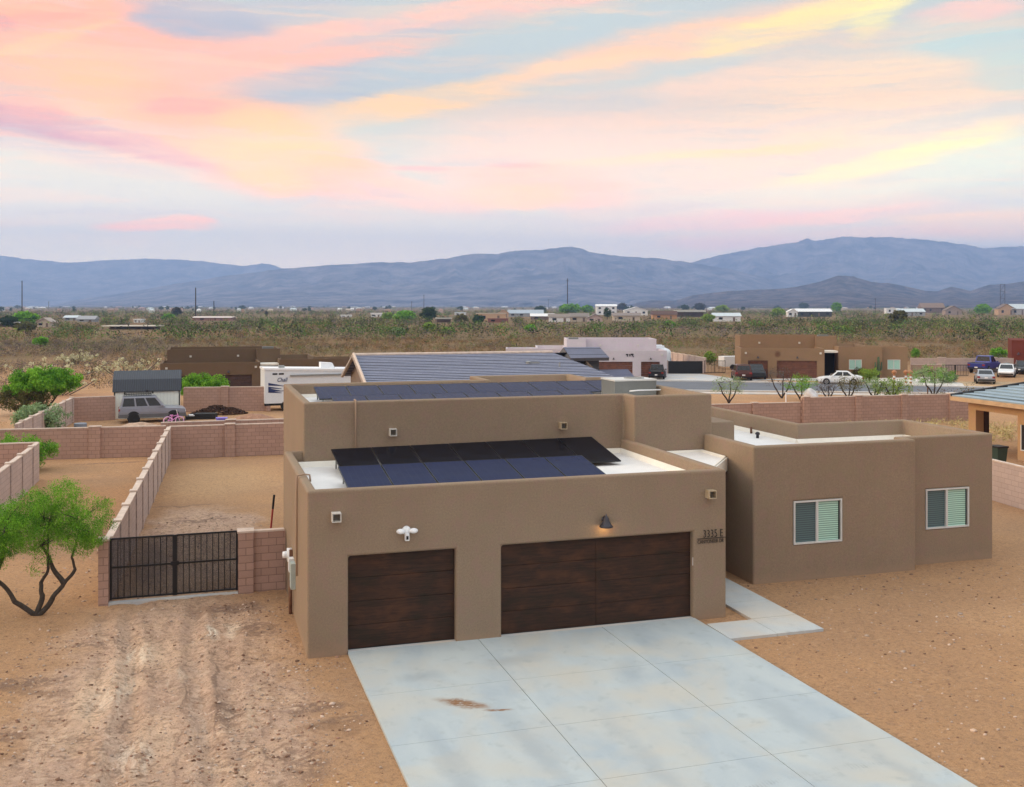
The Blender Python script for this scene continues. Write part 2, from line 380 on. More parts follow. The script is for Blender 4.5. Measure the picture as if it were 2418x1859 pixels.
M['solar_dark_reflect'].node_tree.nodes['Principled BSDF'].inputs['Specular IOR Level'].default_value = .05
M['solar_frame'] = simple('panel_frame', (.008, .008, .010), .4, metal=.3)

# concrete with broad cloudy stains and faint wheel marks
def concrete(name, c, stain=True):
    m, ns, ls, p = mat(name); t = m.node_tree
    tc = N(t, 'ShaderNodeTexCoord').outputs['Object']
    a = noise_(t, mapping(t, tc, scale=(1.1, .45, 1)), .9, 5, .6, .5); b_ = noise_(t, tc, 34, 3, .7); d = noise_(t, tc, 2.6, 6, .7)
    col = mixc(t, maprange(t, a.outputs[0], .34, .66), (c[0] * .86, c[1] * .90, c[2] * .97), tuple(v * 1.08 for v in c))
    e = noise_(t, mapping(t, tc, loc=(5, 3, 0)), .55, 3, .5, .4)
    col = mixc(t, maprange(t, e.outputs[0], .46, .66, 0, .8), col, (c[0] * 1.16, c[1] * 1.0, c[2] * .86))
    col = mixc(t, maprange(t, b_.outputs[0], .3, .7, 0, .2), col, tuple(v * .7 for v in c))
    col = mixc(t, maprange(t, d.outputs[0], .56, .70, 0, .45), col, tuple(v * .68 for v in c))
    if stain:
        wn = noise_(t, tc, 1.7, 3, .6); ad = N(t, 'ShaderNodeVectorMath', operation='MULTIPLY_ADD')
        ls.new(wn.outputs['Color'], ad.inputs[0]); ad.inputs[1].default_value = (.5, .5, 0); ad.inputs[2].default_value = (-.25, -.25, 0)
        av = N(t, 'ShaderNodeVectorMath', operation='ADD'); ls.new(tc, av.inputs[0]); ls.new(ad.outputs[0], av.inputs[1])
        for (x, y, rx, ry, an, al, cc) in [(4.2, -1.6, 1.0, .45, 0, .32, .6), (2.1, -1.9, .8, .4, 5, .3, .6), (6.4, -2.9, .5, 1.4, -20, .22, .6), (1.8, -6.2, .35, 3, 5, .28, .62), (3.3, -5.6, .35, 3, 3, .28, .62), (5.0, -6.5, .3, 3, 0, .22, .65), (8.2, -5.8, .4, 2.4, 0, .25, .62), (7.4, -1.2, .5, .9, 0, .22, .62), (8.8, -8.2, .3, 1.6, 0, .22, .62)]:
            col = mixc(t, blob(t, av.outputs[0], x, y, rx, ry, R(an), .1, al * 1.25), col, (c[0] * cc * .95, c[1] * cc, c[2] * cc * 1.12))
        # dried mud splash
        fine = noise_(t, mapping(t, tc, rot=(0, 0, R(28)), scale=(1.3, 6.5, 1)), 2.2, 7, .75, 1.4)
        tw = noise_(t, tc, 3.5, 5, .7); ad2 = N(t, 'ShaderNodeVectorMath', operation='MULTIPLY_ADD')
        ls.new(tw.outputs['Color'], ad2.inputs[0]); ad2.inputs[1].default_value = (.35, .35, 0); ad2.inputs[2].default_value = (-.175, -.175, 0)
        av2 = N(t, 'ShaderNodeVectorMath', operation='ADD'); ls.new(tc, av2.inputs[0]); ls.new(ad2.outputs[0], av2.inputs[1])
        s1 = blob(t, av2.outputs[0], 2.62, -3.55, .75, .26, R(-38), .25, 1.0); s2 = blob(t, av2.outputs[0], 3.15, -4.05, .38, .10, R(-14), .2, 1.0)
        sm = math_(t, 'MAXIMUM', s1, s2)
        sm = math_(t, 'MULTIPLY', sm, maprange(t, fine.outputs[0], .40, .47))
        col = mixc(t, sm, col, (.24, .125, .06))
        # arcs of tyre tread printed on the slab
        wv_ = N(t, 'ShaderNodeTexWave'); wv_.wave_type = 'BANDS'; wv_.inputs['Scale'].default_value = 5.0; ls.new(tc, wv_.inputs['Vector'])
        for (cx_, cy_, rr) in [(2.2, -13.5, 5.9), (7.6, -13.2, 5.2)]:
            v = mapping(t, tc, loc=(-cx_, -cy_, 0)); l = N(t, 'ShaderNodeVectorMath', operation='LENGTH'); ls.new(v, l.inputs[0])
            dd = math_(t, 'ABSOLUTE', math_(t, 'SUBTRACT', l.outputs['Value'], rr))
            k_ = math_(t, 'MULTIPLY', maprange(t, dd, .11, .07, 0, .45), maprange(t, wv_.outputs['Fac'], .4, .6))
            k_ = math_(t, 'MULTIPLY', k_, maprange(t, d.outputs[0], .45, .6))
            col = mixc(t, k_, col, (.28, .31, .32))
    ls.new(col, p.inputs['Base Color']); p.inputs['Roughness'].default_value = .85; p.inputs['Specular IOR Level'].default_value = .25
    bb = N(t, 'ShaderNodeBump'); bb.inputs['Strength'].default_value = .25; bb.inputs['Distance'].default_value = .006
    ls.new(b_.outputs[0], bb.inputs['Height']); ls.new(bb.outputs[0], p.inputs['Normal'])
    return m
M['concrete'] = concrete('driveway_concrete', (.45, .50, .51))
M['concrete2'] = concrete('pale_concrete', (.56, .55, .53), False)
M['asphalt'] = simple('asphalt', (.135, .145, .17), .9, var=.12, vscale=.5, bump=.3, bscale=40)

# roof tiles: rows parallel to the eave (object x), lines across slope (object y in the roof plane)
def tilemat(name, c, c2, row=.36):
    m, ns, ls, p = mat(name); t = m.node_tree
    uv = N(t, 'ShaderNodeUVMap').outputs[0]
    br = N(t, 'ShaderNodeTexBrick'); ls.new(uv, br.inputs['Vector']); br.inputs['Scale'].default_value = 1
    br.inputs['Brick Width'].default_value = .33; br.inputs['Row Height'].default_value = row; br.inputs['Mortar Size'].default_value = .006
    br.inputs['Color1'].default_value = rgba(c); br.inputs['Color2'].default_value = rgba(c2); br.inputs['Mortar'].default_value = rgba(tuple(v * .4 for v in c))
    tc = N(t, 'ShaderNodeTexCoord').outputs['Object']
    col = mixc(t, maprange(t, noise_(t, tc, 1.2, 4).outputs[0], .35, .7, 0, .4), br.outputs[0], tuple(v * .75 for v in c))
    ls.new(col, p.inputs['Base Color']); p.inputs['Roughness'].default_value = .7; p.inputs['Specular IOR Level'].default_value = .3
    return m
M['tile_grey'] = tilemat('grey_roof_tile', (.29, .31, .40), (.25, .27, .36))
M['tile_blue'] = tilemat('blue_grey_roof_tile', (.34, .43, .50), (.28, .37, .44))
def tile_roof_plane(name, A, B, C_, D, m, parent, row=.36, step=.035):
    """A-B eave, D-C ridge: stepped courses of tiles as real geometry"""
    A, B, C_, D = map(Vector, (A, B, C_, D)); L = ((D + C_) / 2 - (A + B) / 2).length; n = max(2, int(L / row))
    nn = (B - A).cross(D - A).normalized()
    if nn.z < 0: nn = -nn
    vs = []; fs = []; uvs = []
    for i in range(n):
        t0, t1 = i / n, (i + 1) / n
        a = A.lerp(D, t0) + nn * step * 1.0; b = B.lerp(C_, t0) + nn * step; c2 = B.lerp(C_, t1); d2 = A.lerp(D, t1)
        a0 = A.lerp(D, t0) - nn * .01; b0 = B.lerp(C_, t0) - nn * .01
        k = len(vs); vs += [a, b, c2, d2, a0, b0]; fs += [(k, k + 1, k + 2, k + 3), (k + 4, k + 5, k + 1, k)]
        u0 = (a - A).dot((B - A).normalized()); u1 = u0 + (b - a).length; u3 = (d2 - A).dot((B - A).normalized()); u2 = u3 + (c2 - d2).length
        uvs += [(u0, i * row + .01), (u1, i * row + .01), (u2, i * row + row - .01), (u3, i * row + row - .01)] + [(u0, i * row + .01)] * 4
    me = bpy.data.meshes.new(name); me.from_pydata(vs, [], fs); ul = me.uv_layers.new(name='UVMap')
    for i, q in enumerate(uvs): ul.data[i].uv = q
    me.materials.append(m); o = bpy.data.objects.new(name, me); COL.objects.link(o); o.parent = parent; return o

# ------------------------------------------------------------------ ground: one sheet to the horizon
def nz2(x, y, s, o=0.0): return mnoise.noise(Vector((x * s + o, y * s - o, o * 1.7)))
def ground_h(x, y):
    if not (-16 < x < 60 and -16 < y < 90): return -.02
    near = 1.0
    # level pads under house, drive and walks
    d = 9
    for (a, b, c_, e) in [(-.05, 10.3, -.02, 14), (.85, 9.6, -16, .1), (9.3, 11.95, -1.75, 8), (12.3, 21, 2.3, 14)]:
        dx = max(a - x, 0, x - b); dy = max(c_ - y, 0, y - e); d = min(d, math.hypot(dx, dy))
    k = min(1, d / .5)
    h = .03 * nz2(x, y, .35, 3) + .022 * nz2(x, y, 1.6, 9) + .010 * nz2(x, y, 3.7, 2)
    tr = math.exp(-((x + 2.9 + .1 * math.sin(y * .4)) / 2.6) ** 2) * (1 if y < 22 else .2)
    h += tr * (.05 * nz2(x * 1.3, y * .9, 1.9, 5) + .045 * nz2(x * 2, y * 1.6, 2.9, 7) - .02)
    for x0, amp in ((-3.75, .085), (-2.15, .085), (-1.5, .05), (-4.4, .04)):
        xx = x0 + .25 * math.sin(y * .33 + x0) + (.10 * (y + 3) * .25 if x0 > -2 else 0)
        if y < 4.6: h -= amp * math.exp(-((x - xx) / .17) ** 2) * (0.7 + .6 * nz2(x, y, .5, x0)); h += amp * .55 * math.exp(-((abs(x - xx) - .30) / .1) ** 2)
    h = h * k
    return h - .012 - (.0 if d > .3 else (.3 - d) * .06)
def ground():
    def axis(lo, hi, step, far):
        c = list(np.arange(lo, hi + 1e-6, step)); s = step; x = hi
        out = []
        while x < far: s *= 1.22; x = min(x + s, far); out.append(x)
        s = step; x = lo; left = []
        while x > -far: s *= 1.22; x = max(x - s, -far); left.append(x)
        return np.array(left[::-1] + c + out)
    xs = axis(-13, 24, .115, 12000); ys = axis(-9, 13, .115, 12000)
    nx, ny = len(xs), len(ys)
    v = np.empty((ny, nx, 3), np.float32); v[..., 0] = xs[None]; v[..., 1] = ys[:, None]
    z = np.array([[ground_h(x, y) for x in xs] for y in ys], np.float32); v[..., 2] = z
    i = np.arange((ny - 1) * (nx - 1)); r = i // (nx - 1); c = i % (nx - 1); a = r * nx + c
    f = np.stack([a, a + 1, a + nx + 1, a + nx], 1)
    return mesh_np('ground', v.reshape(-1, 3), f, None)
def mesh_np(name, v, f, m, tint=None, parent=None, smooth=False):
    me = bpy.data.meshes.new(name); v = np.ascontiguousarray(v, np.float32); f = np.ascontiguousarray(f, np.int32)
    me.vertices.add(len(v)); me.vertices.foreach_set('co', v.ravel())
    k = f.shape[1]; me.loops.add(f.size); me.loops.foreach_set('vertex_index', f.ravel())
    me.polygons.add(len(f)); me.polygons.foreach_set('loop_start', np.arange(0, f.size, k, dtype=np.int32))
    if smooth: me.polygons.foreach_set('use_smooth', np.ones(len(f), bool))
    me.update(calc_edges=True)
    if tint is not None:
        at = me.color_attributes.new('tint', 'FLOAT_COLOR', 'POINT'); cc = np.ones((len(v), 4), np.float32); cc[:, :3] = np.asarray(tint).reshape(len(v), -1)
        at.data.foreach_set('color', cc.ravel())
    if m: me.materials.append(m)
    o = bpy.data.objects.new(name, me); COL.objects.link(o)
    if parent: o.parent = parent
    return o
gr = ground(); tag(gr, kind='structure')
for p_ in gr.data.polygons: p_.use_smooth = True
m, ns, ls, p = mat('desert_soil'); t = m.node_tree
tc = N(t, 'ShaderNodeTexCoord').outputs['Object']
TAN = (.400, .215, .115); TAN2 = (.345, .19, .11); MAU = (.42, .265, .205); PALE = (.56, .37, .265); DARK = (.17, .095, .062); ORG = (.40, .19, .09)
big = noise_(t, tc, .22, 5, .6, .4); med = noise_(t, tc, 1.4, 6, .65, .4); fin = noise_(t, tc, 11, 5, .75); grit = noise_(t, tc, 48, 3, .8)
col = mixc(t, maprange(t, big.outputs[0], .35, .65), TAN, TAN2)
wn = noise_(t, tc, .55, 4, .6); ad = N(t, 'ShaderNodeVectorMath', operation='MULTIPLY_ADD')
ls.new(wn.outputs['Color'], ad.inputs[0]); ad.inputs[1].default_value = (3.0, 3.0, 0); ad.inputs[2].default_value = (-1.5, -1.5, 0)
av = N(t, 'ShaderNodeVectorMath', operation='ADD'); ls.new(tc, av.inputs[0]); ls.new(ad.outputs[0], av.inputs[1]); gv = av.outputs[0]
streak = noise_(t, mapping(t, gv, scale=(2.6, .28, 1)), 1.0, 6, .7, .3)
# churned track strip from the bottom of the lot through the gate
trk = blob(t, gv, -2.9, -2.5, 3.3, 11.5, 0, .55, .9)
trk2 = blob(t, gv, -2.2, 12.4, 2.6, 6.6, 0, .6, .9)
tm = math_(t, 'MAXIMUM', trk, trk2)
trkc = mixc(t, maprange(t, streak.outputs[0], .42, .62), MAU, (.48, .305, .22))
trkc = mixc(t, maprange(t, streak.outputs[0], .60, .74, 0, .85), trkc, PALE)
trkc = mixc(t, maprange(t, med.outputs[0], .52, .72, 0, .65), trkc, (.27, .155, .11))
col = mixc(t, tm, col, trkc)
for (x, y, rx, ry, an, c_, al) in [(-3.3, 1.2, 1.1, 1.3, 0, PALE, .7), (-4.2, -1.2, .8, 2.2, -8, PALE, .75), (-1.7, 2.4, .35, 1.0, 0, (.62, .46, .36), .8), (-2.9, -3.5, .6, 1.6, 5, PALE, .5),
                                (-5.6, -.2, 1.4, .5, 0, DARK, .5), (-6.2, -3.2, 1.6, .6, 0, (.24, .13, .08), .55), (-1.5, 4.4, 1.2, .7, 0, (.24, .13, .09), .6), (.0, -3.6, 1.1, .45, 0, (.22, .12, .075), .65),
                                (-6.7, 14.2, 2.0, 2.0, 20, (.24, .125, .075), .6), (-6, 21, 2.6, 4.5, 0, ORG, .6), (-1.5, 24, 4, 5.5, 0, (.46, .27, .15), .6), (-3.6, 10, 1.2, 4, 0, (.26, .15, .11), .6),
                                (40.5, 46.5, 9, 4.5, R(0), (.42, .17, .085), .9), (-22, 58, 16, 9, 0, (.48, .29, .19), .8), (-14, 68, 9, 8, 0, (.40, .20, .12), .9), (24, -3, 10, 2.5, -10, (.34, .185, .105), .5), (17, -2.2, 2.5, 2, 0, (.44, .25, .145), .45),
                                (52, 100, 16, 12, 0, (.5, .36, .26), .8), (70, 60, 8, 4, 0, (.50, .36, .24), .8), (-2, 42, 14, 8, 0, (.36, .2, .14), .7), (18, 44, 22, 12, 0, (.42, .28, .2), .6)]:
    col = mixc(t, blob(t, gv, x, y, rx, ry, an if abs(an) < 1 else R(an), .3, al), col, c_)
wn2 = noise_(t, tc, .9, 4, .6); ad3 = N(t, 'ShaderNodeVectorMath', operation='MULTIPLY_ADD')
ls.new(wn2.outputs['Color'], ad3.inputs[0]); ad3.inputs[1].default_value = (.7, .7, 0); ad3.inputs[2].default_value = (-.35, -.35, 0)
av3 = N(t, 'ShaderNodeVectorMath', operation='ADD'); ls.new(tc, av3.inputs[0]); ls.new(ad3.outputs[0], av3.inputs[1]); gv2 = av3.outputs[0]
tread = noise_(t, mapping(t, gv2, scale=(9, .9, 1)), 1.0, 5, .7); lump = noise_(t, gv2, 5.5, 5, .75, .4)
for (x, y, rx, ry, an, c_, al) in [(-3.85, -1, .26, 6.5, 2, (.50, .34, .26), .75), (-2.25, -1.5, .22, 6.5, -1, (.47, .32, .25), .7), (-1.35, -3.5, .16, 4.5, -6, (.44, .30, .22), .6), (-4.9, -3.5, .2, 4.0, 10, (.45, .31, .23), .5),
                                (-3.53, -1, .06, 6, 2, (.15, .09, .07), .7), (-4.17, -1.6, .06, 5, 2, (.15, .09, .07), .6), (-1.95, -1.5, .055, 6, -1, (.15, .09, .07), .7), (-2.52, -2.5, .05, 5, -1, (.15, .09, .07), .6), (-1.12, -4, .05, 4, -7, (.15, .09, .07), .6), (-.6, -1.6, .05, 3, 22, (.15, .09, .07), .6),
                                (-2.6, 11, .2, 5, 0, (.47, .32, .25), .6), (-1.4, 11, .2, 5, 3, (.47, .32, .25), .6), (-3.5, 1.4, .5, .8, 0, (.60, .46, .37), .9), (-2.0, 2.4, .22, .75, 8, (.66, .54, .46), .95), (-3.9, -.9, .55, 1.5, -12, (.60, .45, .36), .85), (-3.3, -4.0, .45, 1.2, 6, (.58, .44, .36), .8), (-2.7, -.4, .3, .8, 0, (.58, .44, .35), .7), (-2.3, 12, .05, 5, 0, (.15, .09, .07), .6), (-1.1, 11, .05, 4, 3, (.15, .09, .07), .6)]:
    k_ = math_(t, 'MULTIPLY', blob(t, gv2, x, y, rx, ry, R(an), .35, al), maprange(t, tread.outputs[0], .44, .58)); col = mixc(t, k_, col, c_)
zone = maprange(t, noise_(t, gv2, .75, 4, .6).outputs[0], .42, .58, .25, 1.0)
lm = math_(t, 'MULTIPLY', maprange(t, lump.outputs[0], .51, .60, 0, .85), math_(t, 'MULTIPLY', zone, math_(t, 'MAXIMUM', tm, .30))); col = mixc(t, lm, col, (.19, .115, .085))
lp = math_(t, 'MULTIPLY', maprange(t, lump.outputs[0], .44, .36, 0, .6), math_(t, 'MAXIMUM', tm, .2)); col = mixc(t, lp, col, (.55, .385, .29))
for (x, y, rx, ry, an, al) in [(-5.7, .2, 1.2, .45, 5, .8), (-6.1, -2.5, 1.4, .35, 0, .8), (-4.4, 2.4, .8, .25, 0, .7), (-1.3, 4.3, 1.0, .45, 0, .8), (-.9, 2.4, .55, .9, 15, .65), (-1.8, -2.6, .45, .8, 0, .7), (-.2, -2.8, .9, .35, 0, .75), (.3, -3.5, .5, .25, 0, .6), (-7.4, .4, .9, .25, 0, .6), (-.5, -5.2, .5, 1.1, 8, .6),
                          (-3.6, 9.5, .6, 3.4, 0, .8), (-2.2, 15.5, 1.4, .5, 0, .75), (-2.9, 18.6, 1.7, .22, 0, .7), (-7.6, 17.5, 1.1, 3.8, 0, .85), (-6.2, 14.5, 1.2, 1.0, 0, .7), (-.6, 12.5, .8, 1.6, 0, .5), (-6.4, 30.6, 2.6, .25, 0, .8)]:
    k_ = math_(t, 'MULTIPLY', blob(t, gv2, x, y, rx, ry, R(an), .4, al), maprange(t, lump.outputs[0], .40, .52)); col = mixc(t, k_, col, (.165, .10, .078))
# far country: dull olive brown
vl = N(t, 'ShaderNodeVectorMath', operation='LENGTH'); ls.new(tc, vl.inputs[0])
farc = mixc(t, maprange(t, noise_(t, tc, .02, 5, .6).outputs[0], .4, .6), (.15, .085, .042), (.10, .075, .04))
col = mixc(t, maprange(t, vl.outputs['Value'], 85, 150), col, farc)
col = mixc(t, maprange(t, fin.outputs[0], .50, .66, 0, .7), col, (.20, .11, .07))
col = mixc(t, maprange(t, grit.outputs[0], .54, .68, 0, .6), col, (.12, .07, .045))
col = mixc(t, maprange(t, grit.outputs[0], .40, .28, 0, .45), col, (.62, .47, .36))
col = mixc(t, 1.0, col, (1.50, 1.62, 1.58), 'MULTIPLY')
ls.new(col, p.inputs['Base Color']); p.inputs['Roughness'].default_value = 1; p.inputs['Specular IOR Level'].default_value = .1
b1 = N(t, 'ShaderNodeBump'); b1.inputs['Strength'].default_value = .8; b1.inputs['Distance'].default_value = .09
hh = math_(t, 'ADD', math_(t, 'MULTIPLY', fin.outputs[0], 1.0), math_(t, 'MULTIPLY', grit.outputs[0], .35)); hh = math_(t, 'ADD', hh, math_(t, 'MULTIPLY', med.outputs[0], 1.2)); hh = math_(t, 'SUBTRACT', hh, math_(t, 'MULTIPLY', lump.outputs[0], 1.4))
ls.new(hh, b1.inputs['Height']); ls.new(b1.outputs[0], p.inputs['Normal'])
gr.data.materials.append(m)

# ------------------------------------------------------------------ hills
def hills(name, prof, dist, depth, m, rough=.42, base=-30, ncol=520, nrow=56):
    px = np.array([a for a, b in prof]) * K; py = np.array([b for a, b in prof]) * K
    xs = np.linspace(px[0], px[-1], ncol); el_ = np.interp(xs, px, (CY - py) / F)
    V = np.empty((nrow, ncol, 3))
    for j in range(nrow):
        t_ = j / (nrow - 1)            # 0 ridge .. 1 foot, coming towards the viewer
        for i in range(ncol):
            h = el_[i] * dist
            n_ = 0; a_ = 1; s_ = 6.0 / 1000 * (8000 / dist)
            for o_ in range(5):
                n_ += a_ * abs(mnoise.noise(Vector((xs[i] * s_ * 1.1, t_ * 2.6 * (o_ + 1) ** .5 + dist * .001, o_ * 3.3)))); a_ *= .55; s_ *= 2.0
            k = (1 - t_) ** 1.25
            hh_ = h * k * (1 - rough * n_ * min(1, t_ * 5)) + (h * (.022 * mnoise.noise(Vector((xs[i] * .045, dist * .01, 0))) + .013 * mnoise.noise(Vector((xs[i] * .15, dist * .01, 5)))) if j == 0 else 0)
            d_ = dist - depth * t_ * (.9 + .2 * n_)
            r_ = ray(xs[i], CY); V[j, i] = (CAM.x + r_.x * d_, CAM.y + r_.y * d_, max(hh_ + (7.6 if j == 0 else 0), base) if j < nrow - 1 else base)
    # closed back slope so that the range has thickness
    back_ = V[0].copy(); r2 = (back_[:, :2] - np.array([CAM.x, CAM.y])) * (1 + depth * .8 / dist) + np.array([CAM.x, CAM.y]); back_[:, :2] = r2; back_[:, 2] = base
    V = np.concatenate([back_[None], V]); ny, nx = V.shape[:2]
    i = np.arange((ny - 1) * (nx - 1)); r = i // (nx - 1); c = i % (nx - 1); a = r * nx + c
    o = mesh_np(name, V.reshape(-1, 3), np.stack([a, a + nx, a + nx + 1, a + 1], 1), m, smooth=False); return tag(o, kind='structure')
def hillmat(name, a, b, s):
    m, ns, ls, p = mat(name); t = m.node_tree; tc = N(t, 'ShaderNodeTexCoord').outputs['Object']
    n1 = noise_(t, tc, s, 8, .7, .3)
    ls.new(mixc(t, maprange(t, n1.outputs[0], .40, .62), a, b), p.inputs['Base Color']); p.inputs['Roughness'].default_value = 1; p.inputs['Specular IOR Level'].default_value = 0
    bb = N(t, 'ShaderNodeBump'); bb.inputs['Strength'].default_value = .9; bb.inputs['Distance'].default_value = 120
    ls.new(n1.outputs[0], bb.inputs['Height']); ls.new(bb.outputs[0], p.inputs['Normal'])
    return m
hm1 = hillmat('granite_slopes', (.05, .045, .06), (.34, .28, .27), .006)
hm2 = hillmat('scrubby_slopes', (.05, .04, .038), (.26, .18, .15), .014)
hills('hills', [(-260, 560), (-100, 548), (0, 546), (80, 555), (150, 561), (220, 556), (310, 552), (400, 555), (450, 560), (520, 568), (560, 562), (585, 566), (600, 572), (700, 600), (850, 640), (900, 653)], 10000, 2000, hm1)
hills('hills', [(90, 655), (125, 648), (160, 640), (250, 628), (380, 605), (430, 598), (470, 590), (540, 582), (600, 574), (700, 566), (760, 563), (800, 560), (880, 560), (930, 554), (960, 550), (1000, 543), (1030, 541), (1060, 543), (1090, 536), (1150, 533), (1190, 530), (1215, 526), (1240, 530), (1260, 538), (1320, 547), (1400, 551), (1470, 560), (1560, 575), (1700, 610), (1800, 650)], 7000, 2300, hm1)
hills('hills', [(1250, 652), (1320, 630), (1400, 592), (1450, 570), (1470, 562), (1488, 557), (1520, 548), (1600, 532), (1650, 524), (1680, 519), (1705, 516), (1725, 509), (1740, 515), (1770, 509), (1800, 505), (1850, 507), (1900, 506), (1980, 512), (2060, 522), (2100, 530), (2160, 526), (2250, 530), (2400, 560), (2600, 600)], 8500, 2600, hm1)
hills('hills', [(1310, 655), (1350, 649), (1390, 641), (1440, 642), (1480, 630), (1530, 624), (1560, 621), (1620, 618), (1660, 617), (1700, 612), (1740, 604), (1765, 596), (1790, 588), (1820, 590), (1860, 602), (1900, 605), (1940, 613), (1975, 621), (2000, 622), (2030, 612), (2050, 616), (2070, 621), (2110, 608), (2150, 606), (2200, 598), (2300, 590), (2500, 640)], 3900, 1300, hm2)
hills('hills', [(160, 662), (190, 659), (220, 657), (250, 656), (280, 658), (310, 662)], 3300, 350, hm2, ncol=80, nrow=14)
hills('hills', [(440, 662), (470, 658), (500, 656), (530, 657), (560, 661)], 3300, 350, hm2, ncol=80, nrow=14)

# ------------------------------------------------------------------ road, pavements, drives
def sheet(name, pts, z, m, kind='structure'):
    mb = MB(); mb.prism(pts, z - .12, z); return tag(mb.build(name, m), kind=kind)
NEAR = [(27, 66.5), (36, 61.6), (42.5, 58.6), (51.8, 54.6), (60, 50.9), (72, 45.5), (90, 36)]
FARE = [(27, 80), (36, 75), (41.75, 71.3), (48, 68.4), (54.5, 64.1), (61.8, 59.4), (66, 55.5), (76, 50), (92, 41)]
mb = MB(); mb.prism(NEAR + FARE[::-1], -.1, .02); tag(mb.build('road', M['asphalt']), kind='structure')
def offset_line(L, d):
    out = []
    for i, p_ in enumerate(L):
        a = Vector(L[max(i - 1, 0)]); b = Vector(L[min(i + 1, len(L) - 1)]); t_ = (b - a).normalized(); out.append((p_[0] - t_.y * d, p_[1] + t_.x * d))
    return out
for L, s_ in ((NEAR, -1), (FARE, 1)):
    a = offset_line(L, s_ * .02); b = offset_line(L, s_ * .5); c_ = offset_line(L, s_ * 1.7)
    mb = MB(); mb.prism(a + b[::-1], -.1, .13); tag(mb.build('kerb', M['concrete2']), kind='structure')
    if s_ < 0:
        b2 = offset_line(L, s_ * 1.3); c2 = offset_line(L, s_ * 2.6)
        mb = MB(); mb.prism(b2 + c2[::-1], -.1, .05); tag(mb.build('pavement', M['concrete2']), kind='structure')
mb = MB(); mb.prism([(36, 76), (41.9, 72.2), (49, 69.0), (54.0, 69.5), (60.5, 64.8), (60.5, 70.7), (51, 70.7), (51, 84), (36, 84)], -.08, .035)
tag(mb.build('concrete_apron', M['concrete2']), kind='structure')
mb = MB(); mb.prism([(60.6, 61.6), (66.5, 56.8), (69, 60), (72, 69), (60.6, 68)], -.08, .03)
tag(mb.build('gravel_yard', simple('white_gravel', (.62, .58, .54), .95, var=.35, vscale=3)), kind='structure')
mb = MB()
ys_ = [0.0, -2.66, -5.04, -7.25, -9.5, -12.0]
JX = [(.89, .010), (3.86, .012), (6.90, .024), (9.33, .027)]      # each edge drifts outwards slightly down the drive
jx = lambda i, y, o: JX[i][0] - y * JX[i][1] + o
for j in range(5):
    for i in range(3):
        ya_, yb_ = ys_[j + 1] + .008, ys_[j]; o0 = .007 if i else 0; o1 = -.007 if i < 2 else 0
        P_ = [(jx(i, ya_, o0), ya_), (jx(i + 1, ya_, o1), ya_), (jx(i + 1, yb_, o1), yb_), (jx(i, yb_, o0), yb_)]
        mb.hexa([(x, y, -.12) for x, y in P_] + [(x, y, .03) for x, y in P_])
tag(mb.build('driveway', M['concrete']), kind='structure')
mb = MB(); mb.prism([(1.05, -11.9), (9.55, -11.9), (9.28, .3), (.93, .3)], -.12, .012); tag(mb.build('driveway_joint', M['dark']), kind='structure')
mb = MB()
for a, b in ((5.0, 3.6), (3.6, 2.2), (2.2, .85), (.85, -.5)): mb.box(10.62, 11.85, b + .008, a, -.1, .035)
mb.box(10.62, 11.85, -1.66, -.508, -.1, .035); mb.box(9.39, 10.61, -1.66, -.53, -.1, .034)
tag(mb.build('walkway', concrete('walk_concrete', (.53, .55, .54), False)), kind='structure')

# ------------------------------------------------------------------ foliage engines
def leafcloud(C_, n_per, rad, leaf, aspect, rg, droop=0.0, squash=.8):
    """C_: (n,3) clump centres; returns verts, quads, tints"""
    n = len(C_); m_ = n * n_per
    cen = np.repeat(C_, n_per, 0); rad = np.broadcast_to(rad, (n,)); rr = np.repeat(rad, n_per)
    d = rg.normal(size=(m_, 3)); d /= np.linalg.norm(d, axis=1)[:, None]; d *= (rg.random(m_) ** .45 * rr)[:, None]; d[:, 2] *= squash
    p_ = cen + d
    u = rg.normal(size=(m_, 3)); u[:, 2] -= droop; u /= np.linalg.norm(u, axis=1)[:, None]
    w = np.cross(u, rg.normal(size=(m_, 3))); w /= np.linalg.norm(w, axis=1)[:, None]
    lf = np.broadcast_to(leaf, (n,)); ls_ = np.repeat(lf, n_per) * (.6 + .8 * rg.random(m_))
    u = u * (ls_ * .5)[:, None]; w = w * (ls_ * .5 * aspect)[:, None]
    V = np.stack([p_ - u - w * .5, p_ - u * .1 - w, p_ + u, p_ + u * .1 + w], 1).reshape(-1, 3)
    return V, np.arange(len(V)).reshape(-1, 4), m_
def tinted_cloud(name, C_, n_per, rad, leaf, aspect, mtl, parent=None, droop=0., squash=.8, ctint=None, seed=1):
    rg = np.random.default_rng(seed); V, Fq, m_ = leafcloud(np.asarray(C_, float), n_per, rad, leaf, aspect, rg, droop, squash)
    ct = np.repeat(rg.random(len(C_)) if ctint is None else ctint, n_per); tt = np.clip(ct * .65 + rg.random(m_) * .5 - .08, 0, 1)
    return mesh_np(name, V, Fq, mtl, np.repeat(tt, 4)[:, None].repeat(3, 1), parent)
F_GREEN = tinted('leaf_bright_green', (.29, .58, .05), (.045, .17, .015), transl=.3)
F_LIME = tinted('leaf_lime', (.32, .46, .07), (.12, .20, .03), transl=.2)
F_PALE = tinted('leaf_pale_green', (.36, .50, .26), (.15, .23, .10), transl=.15)
F_DARK = tinted('leaf_dark_green', (.045, .10, .022), (.012, .03, .009), transl=.1)
F_OLIVE = tinted('leaf_olive', (.18, .17, .055), (.06, .06, .02))
F_GREY = tinted('twig_grey', (.19, .165, .15), (.06, .05, .047))
F_BLACKISH = tinted('leaf_blackish', (.05, .055, .035), (.018, .02, .014))
